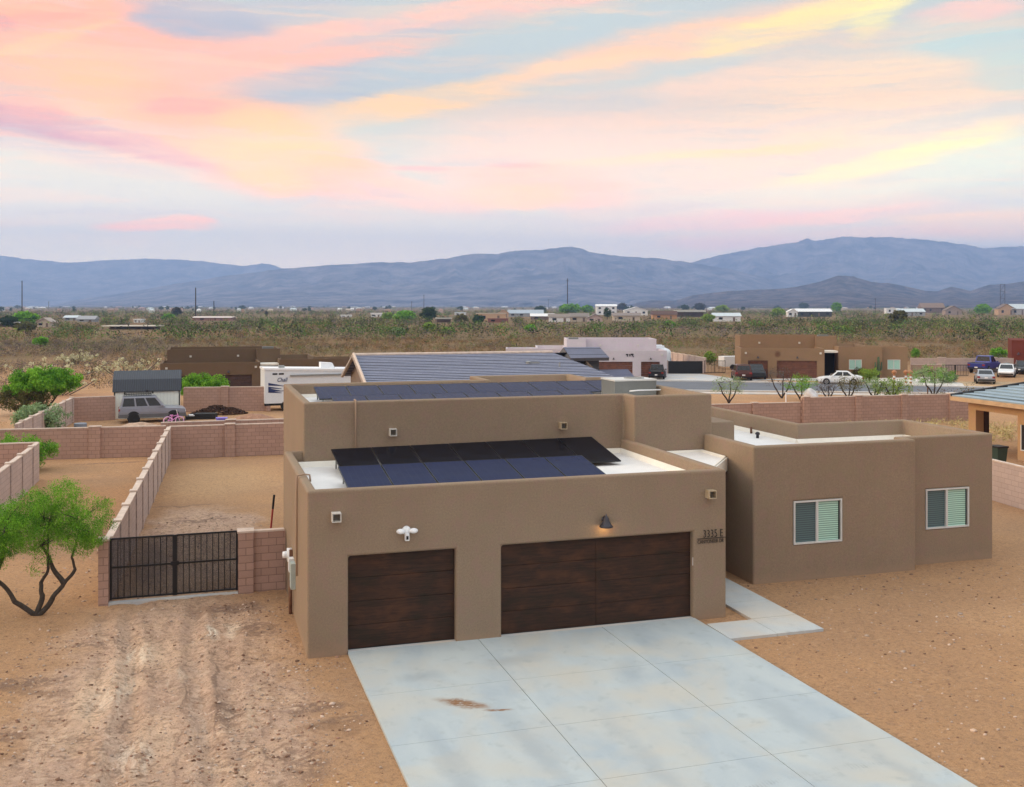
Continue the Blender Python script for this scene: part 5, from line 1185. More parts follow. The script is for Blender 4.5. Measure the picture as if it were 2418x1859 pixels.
MB().lathe([(.16, 0), (.16, .15), (.2, .17), (0, .22)], (17.2, 37.6, 4.0), 10).box(17.1, 17.9, 37.5, 37.7, 4.05, 4.15).build('roof_vent', M['grey_metal'], T); MB().lathe([(.05, 0), (.05, .35), (0, .35)], (19.0, 36.9, 3.8), 8).build('vent_pipe', M['grey_metal'], T)

# tan house with blue-grey tiles at the right
T = thing('tiled_house', (36.4, 0, 0), 'tan stucco house with blue-grey tiled hip roof at the right edge', 'house')
tw = stucco('tan_stucco', (.46, .29, .155)); EZ = 2.72
c0 = G(2245, 941, EZ)        # left rear corner of the eave
ex = c0.x - 36.4; ey = c0.y
MB().box(ex + .6, ex + 14, 2, ey - 4.0, -.1, EZ).build('wall', tw, T)
MB().box(ex + .6, ex + 14, ey - 4.0, ey - .6, 2.2, EZ).box(ex + .6, ex + 1.1, ey - 1.15, ey - .62, -.1, 2.2).build('porch_beam', tw, T)
MB().box(ex + 1.2, ex + 1.5, ey - 1.10, ey - .7, -.1, 2.19).build('porch_post', simple('brown_post', (.06, .03, .02), .7), T)
rid = (ex + 8.5, EZ + 2.35)
tile_roof_plane('roof', (ex, ey, EZ + .12), (ex, 0, EZ + .12), (rid[0], 8, rid[1]), (rid[0], ey - 6.5, rid[1]), M['tile_blue'], T, row=.42, step=.07)
tile_roof_plane('roof', (ex + 17, ey, EZ + .12), (ex, ey, EZ + .12), (rid[0], ey - 6.5, rid[1]), (rid[0] + .1, ey - 6.5, rid[1]), M['tile_blue'], T, row=.42, step=.07)
MB().box(ex - .03, ex + .05, 0, ey + .02, EZ - .10, EZ + .12).box(ex + .05, ex + 15, ey - .05, ey + .02, EZ - .10, EZ + .12).build('fascia', simple('fascia_paint', (.50, .34, .2), .7), T)
MB().tube([(ex, ey, EZ + .16), (rid[0], ey - 6.5, rid[1] + .05)], .09, 8).build('hip_tiles', M['tile_blue'] if False else M['solar_frame'], T)
MB().box(ex + .05, ex + .6, .1, ey - .6, EZ - .06, EZ - .02).build('soffit', tw, T)
wv0 = GX(2412, 1003, 36.4 + ex + .6); wv1 = GX(2412, 1064, 36.4 + ex + .6)
wo = MB().box(ex + .56, ex + .6, wv0.y - 1.5, wv0.y, wv1.z, wv0.z).build('window', M['carglass'], T); MB().box(ex + .54, ex + .57, wv0.y - .05, wv0.y, wv1.z, wv0.z).box(ex + .54, ex + .57, wv0.y - 1.5, wv0.y - .05, wv1.z, wv1.z + .05).build('frame', M['frame'], wo)
q = GX(2356, 1083, 33.6)
T = thing('wheelie_bin', (33.6, q.y, 0), 'dark green wheeled rubbish bin behind the right end of the house', 'bin')
bz = q.z; MB().hexa([(-.22, -.24, 0), (.22, -.24, 0), (.22, .24, 0), (-.22, .24, 0), (-.29, -.32, 1.0), (.29, -.32, 1.0), (.29, .32, 1.0), (-.29, .32, 1.0)]).build('body', simple('bin_green', (.015, .04, .03), .5), T)
MB().box(-.32, .32, -.35, .36, 1.0, 1.07).build('lid', M['black_metal'], T)
MB().lathe([(0, -.3), (.1, -.3), (.1, .3), (0, .3)], (0, .25, .1), 10, 'X').build('wheel', M['rubber'], T)

# gates and fences across the street
T = thing('solid_gate', (47.59, 81.11, 0), 'solid black driveway gate beside the pink house', 'gate', R(-17)); MB().box(0, 3.84, -.04, .04, .05, 1.44).build('gate_leaf', M['black_metal'], T); MB().box(-.1, 0, -.08, .08, 0, 1.55).box(3.84, 3.96, -.08, .08, 0, 1.55).build('post', M['block2'], T)
block_wall((54.4, 96), (51.9, 80.5), 1.75, 'pale ribbed block wall behind the solid black gate', [1 + 2.2 * i for i in range(6)], 'block2', name='ribbed_block_wall', side=-1, pw=.3)
a = G(2150, 893); 
def picket_gate(x, y, w_, h, rz, label, name='picket_gate'):
    T = thing(name, (x, y, 0), label, 'gate', rz); mb = MB()
    for z in (.08, h - .06): mb.box(0, w_, -.03, .03, z, z + .06)
    mb.box(w_ / 2 - .04, w_ / 2 + .04, -.03, .03, .1, h)
    mb.build('rails', M['black_metal'], T); mb = MB(); n = int(w_ / .16)
    for k in range(n + 1): mb.box(k * w_ / n - .018, k * w_ / n + .018, -.015, .015, .08, h)
    mb.build('pickets', M['black_metal'], T); return T
p1 = G(2225, 889); p2 = G(2286, 889)
picket_gate(p1.x, p1.y, (p2 - p1).length, 1.25, math.atan2(p2.y - p1.y, p2.x - p1.x), 'black picket gate beside the far brown house')
p1 = G(1718 + 1785 / 3.121, 680 + 640 / 3.121); picket_gate(54.2, 80.2, 2.6, 1.45, R(172), 'narrow dark picket gate left of the far brown house')
p1 = G(2151, 889); p2 = G(2224, 890); block_wall((p1.x, p1.y), (p2.x, p2.y), 1.25, 'low brown block wall between the far brown house and its picket gate', [(p2 - p1).length - .2])
p1 = G(2150, 876); p2 = G(2420, 876); block_wall((p1.x, p1.y), (p2.x, p2.y), 1.45, 'tan block wall with pillars behind the blue pickup', [3.6, 9.6, 14.4], 'block2', side=-1, pw=.9, pil_h=.1)
T = thing('utility_trailer', (57.4, 86.3, 0), 'small white box trailer left of the far brown house', 'trailer'); MB().box(0, 2.2, 0, 1.4, .35, 1.55).build('body', M['white_paint'], T); MB().lathe([(0, -.1), (.3, -.1), (.3, .1), (0, .1)], (1.1, 0, .3), 12, 'Y').build('wheel', M['rubber'], T)

def cyl_thing(name, loc, label, cat, prof, m_, group=None, extra=None):
    T = thing(name, loc, label, cat, group=group); MB().lathe(prof, n=12).build('body', m_, T)
    return T
# banded posts
ORB = simple('orange_brown_paint', (.40, .17, .07), .6); WHB = M['white_paint']
for i, (px, py, lb) in enumerate(((1718 + 1228 / 3.121, 680 + 715 / 3.121, 'leftmost'), (1718 + 1314 / 3.121, 680 + 714 / 3.121, 'middle'), (1718 + 1350 / 3.121, 680 + 718 / 3.121, 'rightmost'))):
    q = G(px, py); T = thing('banded_post', (q.x, q.y, 0), lb + ' of the three orange and white banded posts by the road', 'post', group='banded posts by the road')
    for k in range(6): MB().lathe([(.11, 0), (.11, .17)], (0, 0, k * .175), 10).build('band', ORB if k % 2 else WHB, T)
    MB().lathe([(.12, 0), (.22, .08), (.24, .2), (.14, .34), (.0, .4)], (0, 0, 1.05), 12).build('finial', ORB, T)
# cactus
CG = simple('cactus_green', (.055, .085, .04), .8, var=.3, vscale=8)
q = G(1718 + 1112 / 3.121, 680 + 665 / 3.121)
T = thing('saguaro_cactus', (q.x, q.y, 0), 'armed cactus standing against the far brown house', 'cactus')
MB().tube([(0, 0, 0), (0, 0, 1.2), (0, 0, 2.25)], [.14, .17, .10], 10).build('trunk', CG, T, True)
for s_ in (-1, 1): MB().tube([(0, 0, .8), (s_ * .3, 0, .85), (s_ * .38, 0, 1.1), (s_ * .38, 0, 1.7)], [.08, .1, .1, .06], 8).build('arm', CG, T, True)
# white boulder, red chair-like planter, stakes
T = thing('white_boulder', G(1718 + 615 / 3.121, 680 + 836 / 3.121, 0), 'large white rock among the roadside trees', 'rock')
bm = bmesh.new(); bmesh.ops.create_icosphere(bm, subdivisions=3, radius=.55)
for v in bm.verts: v.co *= 1 + .35 * mnoise.noise(v.co * 1.7); v.co.z = v.co.z * 1.1 + .45
me = bpy.data.meshes.new('stone'); bm.to_mesh(me); bm.free(); me.materials.append(simple('pale_rock', (.62, .62, .64), .9, var=.2)); o = bpy.data.objects.new('stone', me); COL.objects.link(o); o.parent = T

# ------------------------------------------------------------------ trees
desert_tree('mesquite_tree', (-6.1, 5.1, 0), 'bright green feathery tree in the dirt lot left of the black gate', 'tree',
    [(-1.15, .0, 2.10, 1.2, 1.1, .75), (-.1, .2, 2.25, 1.1, 1.0, .8), (.95, .1, 2.25, .85, .8, .75), (.55, 0, 2.95, .55, .5, .45), (1.15, -.2, 1.95, .45, .4, .5), (-1.9, -.1, 1.8, .9, .8, .6), (.15, 0, 1.35, .35, .3, .45), (-1.0, 0, 1.5, .5, .4, .4), (1.0, -.1, 1.65, .4, .35, .4)],
    F_GREEN, 760, 95, .19, .05, 11,
    trunks=[[(0, 0, -.05), (-.5, 0, .35), (-.95, .0, .95), (-1.35, .1, 1.3), (-1.9, 0, 2.0)], [(-.95, 0, .95), (-.8, .1, 1.4), (-.7, .1, 2.1)],
            [(0, 0, -.05), (.12, .05, .45), (.08, .1, .75), (.25, .1, 1.1), (.2, .2, 2.1)],
            [(0, 0, -.05), (.35, 0, .35), (.62, 0, .72), (.88, 0, 1.05), (.80, 0, 1.35), (.95, .1, 2.2)], [(.62, 0, .72), (.35, .1, 1.1), (.1, 0, 1.7)]], rt=.068, droop=.9, aspect=.3)
desert_tree('desert_shrub', (G(40, 1085).x, 29.3, 0), 'bright green bush behind the corner of the leftmost block wall', 'bush',
    [(0, 0, .85, 2.3, 1.2, .85), (1.4, 0, .8, 1.2, 1.0, .75), (-1.6, 0, 1.0, 1.6, 1.2, .8)], F_GREEN, 230, 70, .30, .13, 12, rt=.05, aspect=.3)
q = G(88, 978)
desert_tree('palo_verde_tree', (q.x, q.y, 0), 'rounded bright green tree with a forked trunk left of the shed', 'tree',
    [(.4, 0, 2.3, 2.2, 1.8, 1.0), (-.6, 0, 2.0, 1.6, 1.5, .9), (1.6, 0, 2.3, 1.3, 1.2, .7)], F_GREEN, 260, 60, .36, .2, 13, rt=.10, aspect=.4,
    trunks=[[(0, 0, 0), (-.9, 0, .8), (-1.6, 0, 1.5)], [(0, 0, 0), (.1, .2, .9), (.3, 0, 2.0)], [(0, 0, 0), (.8, 0, .6), (1.4, 0, 1.6)]])
desert_tree('desert_shrub', (q.x - .7, q.y - .7, 0), 'olive-brown bush under the rounded green tree at left', 'bush', [(0, 0, 1.1, 1.7, 1.0, .85)], F_OLIVE, 130, 50, .3, .16, 14, rt=.05)
desert_tree('desert_shrub', (-2.1, 61.5, 0), 'bright green bush between the shed and the dark brown house', 'bush', [(0, 0, 1.35, 2.1, 1.1, .85), (-.9, 0, 1.2, 1.2, 1, .7)], F_GREEN, 170, 50, .34, .2, 15, rt=.05)
desert_tree('desert_shrub', (G(120, 1000).x + .5, 41.5, 0), 'grey-green spiky shrub beside the shed yard wall', 'bush', [(0, 0, 1.2, 1.5, 1.0, .8)], F_PALE, 100, 45, .3, .18, 16, rt=.04)
# planted trees along the street
TREES = [(10, 850, F_PALE, 'first', 2.3), (400, 812, F_GREY, 'second', 2.8), (540, 830, F_GREEN, 'third', 2.1), (740, 830, F_GREY, 'fourth', 1.6), (890, 826, F_OLIVE, 'fifth', 2.1), (1080, 822, F_PALE, 'sixth', 1.9), (1215, 820, F_LIME, 'seventh', 1.9), (1520, 812, F_PALE, 'eighth', 3.0)]
ADJ = ['airy pale green young', 'nearly bare dark-branched', 'dense mid green', 'low twiggy bare', 'thin olive', 'sprawling pale', 'bushy lime green', 'wide umbrella-crowned']
for i, (px, py, fm, od, h) in enumerate(TREES):
    q = G(1718 + px / 3.121, 680 + py / 3.121)
    desert_tree('roadside_tree', (q.x, q.y, 0), ADJ[i] + ' tree, ' + od + ' from the left along the street', 'tree',
        [(-.2, 0, h * .64, h * .62, h * .5, h * .32), (h * .3, 0, h * .58, h * .40, .6, h * .28)] if i != 6 else [(0, 0, .95, 2.0, 1.2, .8)], fm, [60, 26, 80, 24, 50, 50, 150, 95][i], 22, .30, .12, 30 + i,
        group='planted trees along the street', rt=.07, bark=BARK, trunks=[[(0, 0, 0), (-.25 * h, 0, .35 * h), (-.4 * h, 0, .7 * h)], [(0, 0, 0), (.1, 0, .3 * h), (.05 * h, 0, .75 * h)], [(0, 0, 0), (.22 * h, 0, .3 * h), (.38 * h, 0, .7 * h)]])
for px, py, lb in ((430, 865, 'white stake'), (1475, 812, 'brown stake')):
    q = G(1718 + px / 3.121, 680 + py / 3.121); T = thing('tree_stake', (q.x, q.y, 0), ('white' if lb[0] == 'w' else 'brown') + ' wooden stake beside a ' + ('bare dark-branched' if lb[0] == 'w' else 'wide umbrella-crowned') + ' roadside tree', 'stake')
    MB().lathe([(.05, 0), (.05, 1.0), (0, 1.02)], n=8).build('shaft', M['white_paint'] if lb[0] == 'w' else M['rust'], T)
for px, py, fm, lb, rx, hh_ in ((1045, 700, F_LIME, 'round light green shrub in the gravel before the far brown house', 1.1, .75), (1500, 700, F_GREEN, 'low spreading green shrub near the far picket gate', 2.6, .8), (410, 660, F_OLIVE, 'twiggy olive shrub in front of the wide red-brown garage door', 1.3, .8), (980, 660, F_OLIVE, 'small olive shrub under the first window of the far brown house', .9, .5), (1625 - 0, 700, F_PALE, 'small pale shrub right of the spreading green shrub', .9, .5)):
    q = G(1718 + px / 3.121, 680 + py / 3.121)
    desert_tree('desert_shrub', (q.x, q.y, 0), lb, 'bush', [(0, 0, hh_, rx, rx * .8, hh_)], fm, 70, 30, .3, .17, int(px), rt=.035)

# far, countable trees: (x, top y, half width, base y, kind, label)
SC = 3.642
FT = [(600 + 1503 / SC, 690 + 125 / SC, 24, 690 + 258 / SC, F_DARK, 'big round dark green tree in the middle distance'),
 (600 + 1300 / SC, 690 + 165 / SC, 30, 690 + 252 / SC, F_GREEN, 'bright green spreading tree left of the big round dark one'),
 (600 + 1150 / SC, 690 + 175 / SC, 18, 690 + 245 / SC, F_LIME, 'yellow-green tree at the left end of the middle-distance group'),
 (600 + 1780 / SC, 690 + 190 / SC, 21, 690 + 285 / SC, F_OLIVE, 'olive tree just right of the dark shelter'),
 (600 + 1925 / SC, 690 + 195 / SC, 18, 690 + 270 / SC, F_DARK, 'green tree left of the long tan building'),
 (600 + 1508 / SC, 690 + 262 / SC, 20, 690 + 352 / SC, F_LIME, 'yellow-flowering bush below the big round dark tree'),
 (600 + 1670 / SC, 690 + 300 / SC, 17, 690 + 365 / SC, F_GREEN, 'green bush right of the yellow-flowering bush'),
 (600 + 1240 / SC, 690 + 310 / SC, 24, 690 + 372 / SC, F_PALE, 'pale green bush left of the yellow-flowering bush'),
 (600 + 105 / SC, 690 + 160 / SC, 5, 690 + 210 / SC, F_BLACKISH, 'small dark tree left of centre on the plain'),
 (60, 690 + 185 / SC, 34, 690 + 290 / SC, F_GREEN, 'broad green tree behind the leftmost utility pole'),
 (20, 690 + 210 / SC, 22, 690 + 300 / SC, F_DARK, 'dark green tree at the left edge'),
 (60, 690 + 265 / SC, 26, 690 + 350 / SC, F_OLIVE, 'olive bush below the leftmost carport'),
 (1520 / SC, 690 + 130 / SC, 13, 690 + 212 / SC, F_BLACKISH, 'round blackish tree left of the second utility pole'),
 (1450 / SC, 690 + 190 / SC, 17, 690 + 250 / SC, F_GREEN, 'light green tree beside the round blackish tree'),
 (350 / SC, 690 + 395 / SC, 20, 690 + 470 / SC, F_GREEN, 'bright green bush in grey scrub at far left'),
 (1170 + 390 / SC, 690 + 118 / SC, 17, 690 + 185 / SC, F_DARK, 'dark green tree left of the tall middle pole'),
 (1170 + 640 / SC, 690 + 105 / SC, 32, 690 + 190 / SC, F_GREEN, 'wide green tree clump beside the tall middle pole'),
 (1170 + 790 / SC, 690 + 112 / SC, 18, 690 + 190 / SC, F_GREEN, 'green tree left of the white two-storey house'),
 (1170 + 962 / SC, 690 + 132 / SC, 12, 690 + 236 / SC, F_DARK, 'dark conical tree in front of the white two-storey house'),
 (1170 + 1090 / SC, 690 + 98 / SC, 16, 690 + 160 / SC, F_BLACKISH, 'dark tree between the two white houses'),
 (1170 + 1755 / SC, 690 + 98 / SC, 17, 690 + 160 / SC, F_BLACKISH, 'dark tree behind the long low pale roof'),
 (1170 + 1630 / SC, 690 + 108 / SC, 12, 690 + 160 / SC, F_DARK, 'small green tree behind the orange-tan house'),
 (1170 + 1950 / SC, 690 + 115 / SC, 20, 690 + 175 / SC, F_LIME, 'light green tree above the small white bungalow'),
 (1170 + 300 / SC, 690 + 280 / SC, 17, 690 + 345 / SC, F_GREEN, 'bright green bush in the scrub above the pink house'),
 (1170 + 1830 / SC, 690 + 190 / SC, 20, 690 + 265 / SC, F_LIME, 'lime bush left of the small white bungalow'),
 (1170 + 1500 / SC, 690 + 245 / SC, 16, 690 + 310 / SC, F_GREEN, 'green bush in scrub below the orange-tan house'),
 (1818 + 290 / SC, 690 + 95 / SC, 14, 690 + 150 / SC, F_DARK, 'dark green tree above the verandah house'),
 (1818 + 575 / SC, 690 + 90 / SC, 14, 690 + 180 / SC, F_GREEN, 'green tree right of the verandah house'),
 (1818 + 70 / SC, 690 + 140 / SC, 20, 690 + 215 / SC, F_LIME, 'lime tree left of the verandah house'),
 (1818 + 1830 / SC, 690 + 110 / SC, 20, 690 + 200 / SC, F_GREEN, 'green tree left of the lattice mast'),
 (1818 + 1665 / SC, 690 + 68 / SC, 10, 690 + 115 / SC, F_DARK, 'small round dark tree on the skyline at right'),
 (1818 + 1100 / SC, 690 + 160 / SC, 26, 690 + 300 / SC, F_OLIVE, 'tall olive thicket in front of the white-roofed buildings'),
 (1150 + 1640 / 3.121, 680 + 470 / 3.121, 19, 680 + 565 / 3.121, F_LIME, 'light green bush beyond the solid black gate'),
 (1718 + 1385 / 3.121, 680 + 450 / 3.121, 12, 680 + 530 / 3.121, F_GREEN, 'bright green bush at the right corner of the far brown house'),
 (1718 + 2000 / 3.121, 680 + 450 / 3.121, 22, 680 + 520 / 3.121, F_GREEN, 'bright green bush left of the red house'),
 (1818 + 640 / SC, 690 + 300 / SC, 22, 690 + 350 / SC, F_LIME, 'yellow-green bush behind the far brown house roof')]
for i, (x, yt, hw, yb, fm, lb) in enumerate(FT):
    q = G(x, yb); d = (Vector((q.x, q.y, 0)) - Vector((CAM.x, CAM.y, 0))).length; s_ = d / F; h = (yb - yt) * s_; r_ = hw * s_
    T = thing('tree' if i not in (5, 6, 7, 11, 14) else 'bush', (q.x, q.y, 0), lb, 'tree' if 'bush' not in lb else 'bush'); rg = np.random.default_rng(100 + i)
    MB().tube([(0, 0, 0), (0, 0, h * .5)], [h * .035 + .05, h * .015 + .03], 6).build('trunk', BARK, T)
    n = 120; dd = rg.normal(size=(n, 3)); dd /= np.linalg.norm(dd, axis=1)[:, None]; dd *= (rg.random(n) ** .4)[:, None]
    dd[:, 0] *= r_ * .85; dd[:, 1] *= r_ * .7; dd[:, 2] *= h * .42; dd[:, 2] += h * .56; dd[:, 0] *= (1.15 - dd[:, 2] / h * .35)
    tinted_cloud('crown', dd, 16, r_ * .22, r_ * .16, .7, fm, T, 0, .7, None, i)

# ------------------------------------------------------------------ far houses: (x0, x1, base y, eave y, ridge y, wall, roof, kind, label)
HZ = []
wallm = {}; 
def wmat(c):
    if c not in wallm: wallm[c] = simple('far_paint', c, .8, var=.06)
    return wallm[c]
Wt, Pk, Tn, Bg, Or, Gy_, Br = (.72, .73, .75), (.50, .38, .36), (.50, .34, .22), (.50, .43, .35), (.48, .26, .13), (.33, .34, .36), (.17, .12, .10)
rW, rG, rB, rBr, rLB = (.76, .77, .78), (.30, .30, .31), (.36, .42, .48), (.10, .05, .035), (.55, .62, .66)
def fh(x0, x1, yb, ye, yr, wc, rc, kind, label, name='far_house', cat='house', storeys=1):
    a, b = G(x0, yb), G(x1, yb); d = ((a + b) / 2 - CAM).length; s_ = d / F; w_ = (b - a).length; he = (yb - ye) * s_; hr = (yb - yr) * s_
    HZ.append((math.atan((x0 - 14 - 1209) / F), math.atan((x1 + 14 - 1209) / F), d)); T = thing(name, (a.x, a.y, 0), label, cat, math.atan2(b.y - a.y, b.x - a.x)); dp = min(max(w_ * .5, 5), 11)
    wm_, rm_ = wmat(wc), wmat(rc)
    if kind == 'flat':
        MB().box(0, w_, 0, dp, -.5, he).build('wall', wm_, T); MB().box(-.2, w_ + .2, -.2, dp + .2, he, max(hr, he + .3)).build('roof', rm_, T)
    elif kind == 'carport':
        mb = MB()
        for k in range(5): mb.box(k * (w_ - .2) / 4, k * (w_ - .2) / 4 + .2, 0, .2, -.5, he)
        mb.build('post', wmat(Br), T); MB().box(-.2, w_ + .2, -.4, dp, he, hr).build('roof', rm_, T); MB().box(.3, w_ - .3, dp * .6, dp * .7, 0, he).build('wall', wm_, T)
    elif kind == 'side':       # ridge parallel to the front
        MB().box(0, w_, 0, dp, -.5, he).build('wall', wm_, T); o_ = .5
        MB().add([(-o_, -o_, he), (w_ + o_, -o_, he), (w_ + o_, dp + o_, he), (-o_, dp + o_, he), (-o_, dp / 2, hr), (w_ + o_, dp / 2, hr)], [(0, 1, 5, 4), (2, 3, 4, 5), (0, 4, 3), (1, 2, 5), (3, 2, 1, 0)]).build('roof', rm_, T)
    else:                      # gable facing the viewer
        MB().add([(0, 0, -.5), (w_, 0, -.5), (w_, 0, he), (w_ / 2, 0, hr - .1), (0, 0, he), (0, dp, -.5), (w_, dp, -.5), (w_, dp, he), (w_ / 2, dp, hr - .1), (0, dp, he)], [(0, 1, 2, 3, 4), (9, 8, 7, 6, 5), (1, 6, 7, 2), (0, 4, 9, 5)]).build('wall', wm_, T)
        mb = MB(); o_ = .5
        for x_e, x_r in ((-o_, w_ / 2), (w_ + o_, w_ / 2)): mb.hexa([(x_e, -o_, he - .2), (x_r, -o_, hr - .1), (x_r, dp, hr - .1), (x_e, dp, he - .2), (x_e, -o_, he + .05), (x_r, -o_, hr + .15), (x_r, dp, hr + .15), (x_e, dp, he + .05)])
        mb.build('roof', rm_, T)
    if kind != 'carport':
        n = max(2, int(w_ / 5)) if he > 2 else 2; hh_ = he / storeys
        for st_ in range(storeys):
            for k in range(n):
                xc = w_ * (k + .5) / n; door = (k == n // 2 and st_ == 0)
                ww = min(w_ / n * .3, .9); MB().box(xc - ww * (.6 if door else 1), xc + ww * (.6 if door else 1), -.06, 0, st_ * hh_ + (0 if door else hh_ * .35), st_ * hh_ + hh_ * .78).build('door' if door else 'window', M['carglass'] if not door else wmat(Br), T)
    return T
X5 = lambda x: 1170 + x / SC
X6 = lambda x: 1818 + x / SC
X7 = lambda x: x / SC
X8 = lambda x: 600 + x / SC
Y = lambda y: 690 + y / SC
fh(X5(110), X5(410), Y(212), Y(183), Y(152), Gy_, rB, 'side', 'long building with blue-grey roof right of the tan one')
fh(X5(22), X5(112), Y(215), Y(178), Y(153), Tn, Tn, 'gable', 'tan gabled end wall beside the blue-grey roofed building')
fh(X8(1910), X8(2165), Y(252), Y(188), Y(180), Tn, Bg, 'flat', 'long low tan building with a dark red yard wall')
fh(X8(2010), X8(2185), Y(262), Y(232), Y(226), (.22, .09, .07), (.22, .09, .07), 'flat', 'dark red yard wall fronting the long tan building', 'yard_wall', 'wall')
fh(X5(305), X5(500), Y(238), Y(208), Y(184), Br, rW, 'side', 'white-roofed low house left of the double-gabled one')
fh(X5(462), X5(640), Y(258), Y(215), Y(187), Wt, (.24, .20, .17), 'side', 'brown-roofed house with white gable porches')
fh(X5(640), X5(800), Y(255), Y(212), Y(180), Bg, (.22, .19, .17), 'side', 'brown-grey roofed house at the middle of the row')
fh(X5(795), X5(920), Y(258), Y(222), Y(190), Pk, (.25, .21, .18), 'gable', 'pinkish gable wall house at the end of the row')
fh(X5(868), X5(1042), Y(196), Y(122), Y(104), Wt, rW, 'side', 'white two-storey house near the tall middle pole', storeys=2)
fh(X5(1110), X5(1308), Y(200), Y(158), Y(130), Wt, rW, 'gable', 'white gabled house right of the two-storey one')
fh(X5(1015), X5(1245), Y(250), Y(203), Y(178), Bg, (.24, .2, .18), 'side', 'beige house with brown roof below the white gabled house')
fh(X5(1352), X5(1560), Y(232), Y(195), Y(162), Or, rBr, 'side', 'orange-tan house with dark brown roof')
fh(X5(1555), X5(1805), Y(215), Y(172), Y(156), Br, (.50, .52, .50), 'carport', 'long open shelter with pale roof right of the orange-tan house')
fh(X5(1880), X5(2108), Y(252), Y(208), Y(180), Wt, rLB, 'side', 'small white bungalow with pale blue roof')
fh(X6(155), X6(240), Y(212), Y(172), Y(148), Wt, rW, 'gable', 'white gable end joined to the dark verandah house')
fh(X6(238), X6(532), Y(212), Y(170), Y(145), (.05, .05, .05), rW, 'side', 'dark verandah house under a long pale roof')
fh(X6(1112), X6(1335), Y(205), Y(172), Y(146), Gy_, rLB, 'side', 'grey house with pale teal roof at right')
fh(X6(1003), X6(1112), Y(185), Y(145), Y(140), Wt, rW, 'flat', 'white boxy building left of the teal-roofed house')
fh(X6(1308), X6(1505), Y(178), Y(138), Y(100), Br, (.23, .16, .12), 'side', 'wide brown-roofed house behind the teal-roofed one')
fh(X6(1510), X6(1650), Y(196), Y(160), Y(126), (.34, .27, .24), (.2, .15, .12), 'gable', 'grey-brown gabled house right of the wide brown roof')
fh(X6(1965), X6(2110), Y(196), Y(150), Y(112), Tn, Br, 'gable', 'tan gabled house at the right edge below the lattice mast')
fh(X6(2080), X6(2260), Y(196), Y(150), Y(112), (.40, .40, .42), rLB, 'side', 'building with white-blue roof at the far right edge')
fh(X7(-60), X7(140), Y(300), Y(272), Y(262), Br, (.62, .62, .6), 'carport', 'low shelter with pale roof at the left edge')
fh(X7(320), X7(432), Y(300), Y(262), Y(230), Bg, (.40, .33, .28), 'gable', 'beige gabled house behind the leftmost scrub')
fh(X7(550), X7(665), Y(245), Y(222), Y(204), Gy_, rLB, 'side', 'grey house with pale blue roof at left')
fh(X7(665), X7(812), Y(256), Y(236), Y(208), Gy_, (.33, .34, .36), 'side', 'darker grey-roofed house right of the pale blue roof at left')
fh(X7(880), X7(1332), Y(322), Y(298), Y(290), Br, (.62, .57, .5), 'carport', 'very long low shelter with cream roof in the left scrub')
fh(X7(1150), X7(1212), Y(262), Y(240), Y(235), Wt, rW, 'flat', 'tiny white box building in the left scrub')
fh(X7(1655), X7(1985), Y(246), Y(222), Y(210), (.3, .17, .14), (.60, .52, .48), 'side', 'long pink-brown building behind the second utility pole')
fh(X8(1560), X8(1692), Y(262), Y(232), Y(222), Br, (.45, .45, .42), 'carport', 'dark open shelter right of the big round dark tree')
fh(X8(1005), X8(1092), Y(215), Y(190), Y(180), Wt, rW, 'flat', 'white camper-like box left of the yellow-green tree')
fh(X8(1725), X8(1820), Y(198), Y(180), Y(172), Wt, rLB, 'flat', 'thin pale building above the olive tree')
fh(X8(745), X8(830), Y(215), Y(202), Y(196), Wt, rW, 'flat', 'tiny white building left of the white camper-like box')
# the town strung along the foot of the mountains: too far to tell one from another
rt_ = random.Random(5)
for i in range(150):
    px = rt_.uniform(-20, 2440); py = 723.6 + rt_.random() ** 1.6 * 17
    if px > 1150 and py > 733: continue
    d = 7.668 * F / (py - CY); wpx = rt_.uniform(5, 15); hpx = max(1.3, 4.2 * F / d)
    pal = rt_.choice([(Wt, rW), (Wt, rLB), (Bg, (.5, .42, .36)), (Pk, (.36, .24, .2)), (Bg, rW), (Tn, (.3, .2, .15)), (Wt, (.4, .4, .42))])
    if i >= 0:
        a, b = G(px, py), G(px + wpx, py); w_ = (b - a).length; h_ = hpx * d / F
        T = thing('town_house', (a.x, a.y, 0), 'tiny distant house in the town strip below the mountains', 'house', math.atan2(b.y - a.y, b.x - a.x), 'distant town houses')
        MB().box(0, w_, 0, w_ * .6, -1, h_ * .62).build('wall', wmat(pal[0]), T); o_ = .4
        MB().add([(-o_, -o_, h_ * .62), (w_ + o_, -o_, h_ * .62), (w_ + o_, w_ * .6 + o_, h_ * .62), (-o_, w_ * .6 + o_, h_ * .62), (w_ * .15, w_ * .3, h_), (w_ * .85, w_ * .3, h_)], [(0, 1, 5, 4), (2, 3, 4, 5), (0, 4, 3), (1, 2, 5), (3, 2, 1, 0)]).build('roof', wmat(pal[1]), T)

